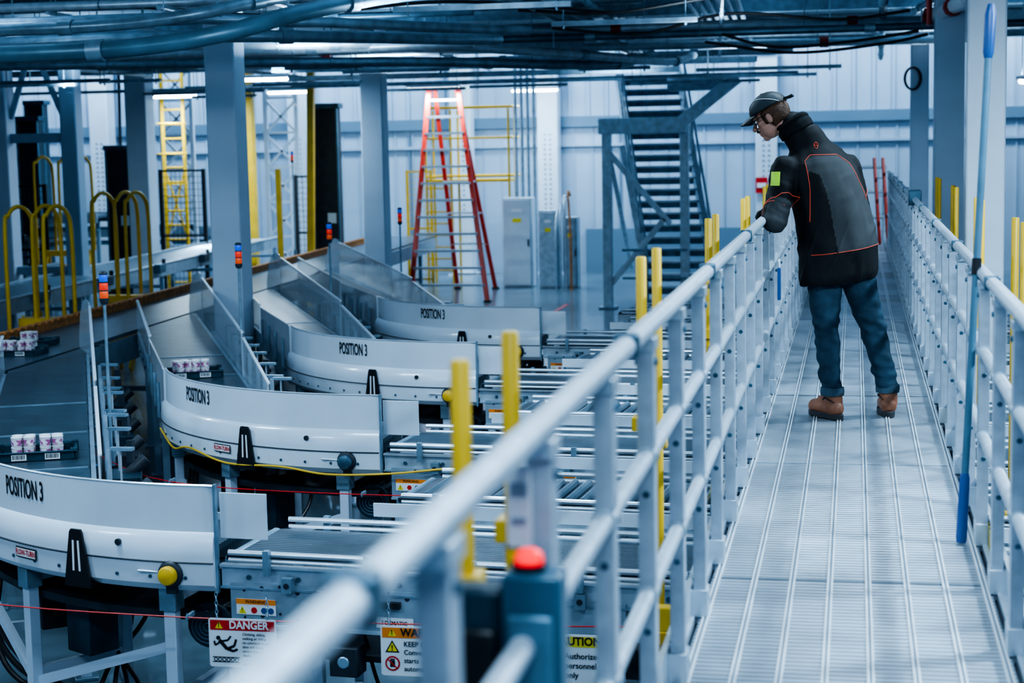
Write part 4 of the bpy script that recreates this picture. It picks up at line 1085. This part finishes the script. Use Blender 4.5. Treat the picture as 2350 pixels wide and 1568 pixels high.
for k,y in enumerate((16,20,24.2,28.4,32.4)):
    b=MB();b.box((-8,y,4.82),(33.6,.02,.2),'galv');b.box((-8,y,4.72),(33.6,.16,.02),'galv');b.box((-8,y,4.92),(33.6,.16,.02),'galv')
    obj(b,'ceiling_beam',label='blue grey steel i-beam below the ceiling deck',cat='beam',sm=False,group='ceiling beams')
for (x0,y0,x1,y1,z) in((-12,21.5,-3.5,22.5,4.25),(-9,26,-1.5,27,4.2),(-3.2,16,-3.6,30,4.45),(-11,29.5,-3,30,4.2)):
    a=V((x0,y0,z));c=V((x1,y1,z));d=(c-a).normalized();n=V((-d.y,d.x,0))*.15
    t=thing('cable_tray','grey ladder cable tray hung below the ceiling','cable tray',(0,0,0),group='cable trays')
    b=MB();b.beam(a+n,c+n,.02,.09,'galv');b.beam(a-n,c-n,.02,.09,'galv');k=int((c-a).length/.3)
    for j in range(k): p=a.lerp(c,(j+.5)/k);b.beam(p+n,p-n,.03,.02,'galv')
    obj(b,'tray_frame',t,sm=False)
    b=MB()
    for j in range(4): b.tube([a+n*(.6-.4*j)+V((0,0,.01)),a.lerp(c,.5)+n*(.5-.35*j)+V((0,0,.03)),c+n*(.6-.4*j)+V((0,0,.01))],.014,'black',6);b.brk()
    obj(b,'cable',t)
for P in([(-3.6,18.5,4.42),(-2.6,18.8,4.38),(-1.2,19.1,4.55),(.3,19.3,4.48),(1.6,19.5,4.6)],[(-3.4,19.5,4.28),(-2.4,19.7,4.2),(-1.4,19.8,4.4),(-.2,19.9,4.3),(.6,20,4.38)],[(-1.5,20,4.18),(-.9,20,4.02),(-.1,20,4.05),(.7,20,4.15)],[(-7,16,4.4),(-5.5,16.3,4.28),(-4,16.8,4.4),(-2.5,17.5,4.3)],[(-1.7,20,4.1),(-.7,20,3.95),(.3,20,4.02),(.8,20.2,4.12)]):
    b=MB();b.tube(catmull(P,8),.018,'black',6);obj(b,'draped_cable',label='black electrical cable draped below the ceiling',cat='cable',group='draped black cables')

# ------------------------------------------------------------ light fixtures
LC=(.60,.82,1)
def area(loc,sx,sy,p,rot=(0,0,0),col=LC):
    l=bpy.data.lights.new('light','AREA');l.shape='RECTANGLE';l.size=sx;l.size_y=sy;l.energy=p;l.color=col
    o=bpy.data.objects.new('area_light',l);COL.objects.link(o);o.location=loc;o.rotation_euler=rot;return o
def fixture(x,y,z,L=1.25,rz=0,p=60,up=0):
    t=thing('light_fixture','bright white linear tube light hung below the ceiling','light',(x,y,z),rz,group='linear ceiling lights')
    b=MB();b.box((0,0,.035),(L+.04,.12,.05),'white_paint');obj(b,'housing',t,bev=.01)
    b=MB();b.cap((-L/2,0,-.01),.032,(L/2,0,-.01),.032,'tube_light',12);obj(b,'tube',t)
    b=MB()
    for s in(-.4,.4): b.cyl((s*L,0,.05),(s*L,0,CT0-z),.006,'galv',6);b.brk()
    obj(b,'hanger',t)
    a=area((0,0,-.07),L,.25 if p<200 else .1,p);a.parent=t
    if up: a=area((0,0,.08),L,.25,up,(pi,0,0));a.parent=t
for a in((-9.35,25.7,4.06,1.28,.05,110,40),(-13.1,31.9,4.03,.85,0,100,20),(-10.85,32.1,4.06,.75,0,80,20),(-7.98,32.3,4.06,1.0,0,100,20),(-6.75,36.4,4.1,.95,0,70,0),(1.65,29.5,3.62,.3,1.4,50,20),(2.2,23.5,3.66,.5,1.2,60,20)): fixture(*a)
for a in((-7.5,5,4.35,70,1.4,0),(-7.5,9.5,4.35,95,1.4,0),(-4.2,3.2,4.35,80,1.4,0),(-4.2,7.2,4.4,110,1.4,0),(-2.6,11.0,4.4,85,1.4,0),(.1,1.5,4.35,75,1.4,0),(.2,5.2,4.35,50,1.4,0),(.2,9.8,4.45,45,1.4,0),(-10.5,12.5,4.45,95,1.4,0),(2.6,6.2,4.35,260,.5,1.2),(2.8,10.5,4.4,210,.5,1.2)): fixture(a[0],a[1],a[2],a[4],a[5],a[3])  # unseen fixtures added to light the near area and throw rail shadows
for (x,y) in((-9.5,16.5),(-5.5,17.5),(-1.2,18),(-11,23.5),(-6.5,23.5),(-1.5,24),(-4,29.5),(1.2,24.5),(-7.5,13.2),(-3.5,14)):
    area((x,y,3.92),.9,.12,42,(pi,0,0))  # bare uplights without a fixture, added to brighten the ceiling
for x in(-22,-17,-12,-7,-2,3):  # unseen lamps added to lighten the rear wall and floor
    t=thing('added_high_bay_light','added round high bay lamp over the rear aisle','light',(x,36.4,7.6),group='added high bay lamps')
    b=MB();b.lathe((0,0,0),[(.25,0),(.24,.1),(.12,.3),(.05,.4),(.001,.4)],'galv',20);obj(b,'reflector',t)
    b=MB();b.lathe((0,0,.0),[(.001,-.01),(.22,-.01),(.22,.01),(.001,.01)],'tube_light',20);obj(b,'lens',t)
    b=MB();b.cyl((0,0,.4),(0,0,1.4),.01,'galv');obj(b,'stem',t)
    a=area((0,-.2,-.1),1.5,1.0,300,(rad(12),0,0));a.parent=t

# ------------------------------------------------------------ signs
def sign(x,y,z,w,h,kind):
    lab={'d':'white safety sign with red DANGER header hung on chains','w':'white safety sign with orange WARNING header','c':'white safety sign with yellow CAUTION header'}[kind]
    t=thing('safety_sign',lab,'sign',(x,y,z),0,group='hanging safety signs')
    X=V((1,0,0));Z=V((0,0,1))
    b=MB();r=.012;P=[]
    for cx,cy,a0 in((w-r,r,-90),(w-r,h-r,0),(r,h-r,90),(r,r,180)):
        for k in range(5): a=rad(a0+22.5*k);P.append((cx+r*cos(a),cy+r*sin(a)))
    b.prism(P,(0,0,0),X,Z,.004,'sign_white');obj(b,'board',t,sm=False)
    hm={'d':'sign_red','w':'sign_orange','c':'sign_yellow'}[kind]
    b=MB();o=V((0,-.0045,0));hh=h*.24
    b.prism([(.008,h-hh),(w-.008,h-hh),(w-.008,h-.008),(.008,h-.008)],o,X,Z,.001,hm)
    tc='sign_white' if kind=='d' else 'ink'
    b.prism([(w*.10,h-hh+.008),(w*.21,h-hh+.008),(w*.155,h-.014)],o+V((0,-.001,0)),X,Z,.001,'sign_yellow' if kind!='c' else 'ink')
    F=lambda cx,cz:(lambda x,y:V((cx+x,-.0075,cz+y)))
    b.text('!',.032,F(w*.155,h-hh*.55),'ink' if kind!='c' else 'sign_yellow',1,.03)
    b.text({'d':'DANGER','w':'WARNING','c':'CAUTION'}[kind],.050,F(w*.60,h-hh*.54),tc,.92,.03)
    if kind=='d':
        for k,l in enumerate(DT): b.text(l,.0165,F(w*.5,h-hh-.016-.0195*k),'ink',1,.015,'LEFT')
        b.text('KEEP OFF',.02,F(w*.5,.014),'ink',1,.01,'LEFT')
        b.lathe(V((.045,-.0055,.135)),[(.001,0),(.01,0),(.01,.001),(.001,.001)],'ink',14,(0,-1,0))
        for p,q,ww in(((.05,.125),(.085,.085),.016),((.085,.085),(.12,.10),.011),((.12,.10),(.13,.13),.01),((.085,.085),(.115,.075),.011),((.115,.075),(.135,.085),.01),((.055,.118),(.03,.10),.008),((.03,.1),(.025,.12),.008),((.06,.12),(.09,.125),.008),((.09,.125),(.105,.145),.008)):
            b.beam((p[0],-.006,p[1]),(q[0],-.006,q[1]),.002,ww,'ink')
        for k in range(6): b.tube([(.03+.02*k+.008*cos(a),-.006,.035+.008*sin(a)) for a in [2*pi*j/12 for j in range(12)]],.0015,'ink',4,True)
        b.box((.08,-.006,.024),(.13,.001,.003),'ink');b.box((.08,-.006,.046),(.13,.001,.003),'ink')
    elif kind=='w':
        b.prism([(.02,.105),(.085,.105),(.0525,.16)],o,X,Z,.001,'ink');b.prism([(.03,.111),(.075,.111),(.0525,.15)],o+V((0,-.001,0)),X,Z,.001,'sign_yellow');b.text('!',.035,F(.0525,.125),'ink',1,.03)
        b.lathe(V((.0525,-.0048,.055)),[(.001,0),(.034,0),(.034,.001),(.001,.001)],'sign_red',20,(0,-1,0));b.lathe(V((.0525,-.0058,.055)),[(.001,0),(.026,0),(.026,.001),(.001,.001)],'sign_white',20,(0,-1,0))
        b.box((.0525,-.008,.052),(.022,.001,.024),'ink')
        for k in range(4): b.box((.0445+.0055*k,-.008,.07),(.004,.001,.016),'ink')
        b.beam((.032,-.0095,.075),(.073,-.0095,.035),.001,.006,'sign_red')
        for k,l in enumerate(WT): b.text(l,.031 if k else .032,F(.105,h-hh-.027-.037*k),'ink',.95,.015,'LEFT')
    else:
        for k,l in enumerate(CT): b.text(l,.036,F(w*.44,h-hh-.04-.042*k),'ink',.95,.015,'LEFT')
        b.lathe(V((.08,-.0048,.085)),[(.001,0),(.05,0),(.05,.001),(.001,.001)],'ink',20,(0,-1,0));b.box((.08,-.0075,.085),(.07,.001,.016),'sign_yellow')
    obj(b,'sign_face',t,sm=False)
    for sx in(.04,w-.04):
        b=MB()
        for k in range(6):
            c=V((sx,0,h+.008+.02*k));b.tube([c+V((.006*cos(a) if k%2 else 0,0 if k%2 else .006*cos(a),.012*sin(a))) for a in [2*pi*j/8 for j in range(8)]],.0022,'galv',4,True)
        obj(b,'chain',t)
sign(-2.86,7.1,.665,.32,.225,'d');sign(-2.04,7.05,.675,.34,.225,'w');sign(-1.36,7.0,.68,.34,.225,'c')
def small_danger(x,y,z):
    t=thing('warning_plate','small white plate with red DANGER strip','sign',(x,y,z),0,group='small warning plates')
    b=MB();b.box((0,0,0),(.28,.004,.09),'sign_white');obj(b,'plate',t,bev=.002)
    b=MB();b.box((0,-.004,.02),(.27,.002,.045),'sign_red');b.text('DANGER',.042,lambda a,c:V((a,-.006,.02+c)),'sign_white',1,.02);b.box((0,-.004,-.025),(.24,.001,.02),'ink');obj(b,'lettering',t,sm=False)
small_danger(-2.30,12.95,.86);small_danger(-1.4,12.9,.84);small_danger(-2.2,15.8,.86)
t=thing('warning_plate','small white plate with orange strip reading KEEP CLEAR','sign',(-1.80,10.05,.95),0,group='small warning plates')
b=MB();b.box((0,0,0),(.3,.004,.09),'sign_white');obj(b,'plate',t,bev=.002)
b=MB();b.box((0,-.004,.03),(.29,.002,.025),'sign_orange');b.text('KEEP CLEAR',.035,lambda a,c:V((a+.03,-.006,-.01+c)),'ink',.9,.02);b.prism([(-.13,-.035),(-.09,-.035),(-.11,.005)],(0,-.004,0),V((1,0,0)),V((0,0,1)),.001,'sign_yellow');obj(b,'lettering',t,sm=False)
b=MB();b.box((-5.2,30.3,.003),(.08,1.3,.004),'red');obj(b,'floor_marking',label='red painted line on the concrete floor',cat='floor marking',sm=False)

# ------------------------------------------------------------ device with red light
t=thing('emergency_stop_station','dark blue control station with glowing red button','control box',(-.485,2.50,2.15))
b=MB();b.box((.008,0,0),(.092,.07,.40),'device_blue');b.box((.008,-.04,-.01),(.07,.014,.30),'steel_blue');obj(b,'enclosure',t,bev=.016)
b=MB();b.box((-.078,.02,-.02),(.078,.06,.38),'dark_blue');b.box((-.078,-.015,.05),(.055,.02,.12),'black');b.cyl((-.03,-.0,-.02),(-.05,.0,-.02),.03,'black');obj(b,'back_box',t,bev=.012)
b=MB();b.lathe((-.0,-.0,.198),[(.001,0),(.026,0),(.027,.014),(.001,.014)],'black',20);obj(b,'collar',t)
b=MB();b.lathe((-.0,-.0,.21),[(.001,0),(.021,0),(.0215,.010),(.019,.018),(.011,.023),(.001,.024)],'lamp_hot',20);obj(b,'button',t,label='glowing red dome')
b=MB();b.box((.008,-.049,-.03),(.045,.006,.12),'galv');obj(b,'face_plate',t,bev=.003)
b=MB();b.tube(catmull([(-.08,.03,-.2),(-.08,.03,-.4),(-.1,.1,-.8),(-.1,.3,-1.2)],6),.010,'black');obj(b,'cable',t)
t=thing('paper_tag','small white printed tag hung on the railing','tag',(-.515,2.58,2.43))
b=MB();b.box((0,0,0),(.040,.004,.13),'sign_white');obj(b,'board',t,bev=.003)
b=MB();b.box((0,-.004,.03),(.028,.002,.02),'frame_grey');b.brk();b.box((0,-.004,-.02),(.024,.002,.008),'frame_grey');obj(b,'print',t,sm=False)

# ------------------------------------------------------------ pole leaning on right rail
t=thing('telescopic_pole','grey blue telescopic pole with blue grips leaning on railing','pole',(0,0,0))
A=V((.40,6.55,1.456));B=V((.500,6.75,3.48))
f=lambda q:A.lerp(B,q)
b=MB();b.tube([f(.12),f(.93)],.014,'steel_blue',12);obj(b,'shaft',t)
b=MB();b.tube([f(0),f(.01),f(.12),f(.13)],[.018,.021,.019,.014],'blue_plastic',14);obj(b,'lower_grip',t)
b=MB();b.tube([f(.9),f(.91),f(.98),f(1.0)],[.015,.02,.022,.012],'blue_plastic',14);obj(b,'upper_clamp',t)
b=MB();b.tube([f(.5),f(.53)],.018,'black',12);obj(b,'twist_lock',t)
b=MB();b.box((.475,14.2,2.49),(.1,.2,.12),'galv_dark');obj(b,'rail_clamp',label='dark clamp mounted on the railing top',cat='clamp',bev=.01)
b=MB();b.box((-.455,10.6,2.1),(.02,.05,.2),'blue_plastic');b.box((-.455,10.6,2.22),(.015,.03,.06),'sign_white');obj(b,'blue_tag',label='blue plastic tag hanging on the railing',cat='tag',bev=.004)

# ------------------------------------------------------------ world
w=bpy.data.worlds.new('world');bpy.context.scene.world=w;w.use_nodes=True
bg=w.node_tree.nodes['Background'];bg.inputs[0].default_value=(.20,.45,.80,1);bg.inputs[1].default_value=.35
vs=bpy.context.scene.view_settings
try:
    vs.view_transform='AgX';vs.look='AgX - High Contrast'
except Exception: pass
vs.exposure=0.15
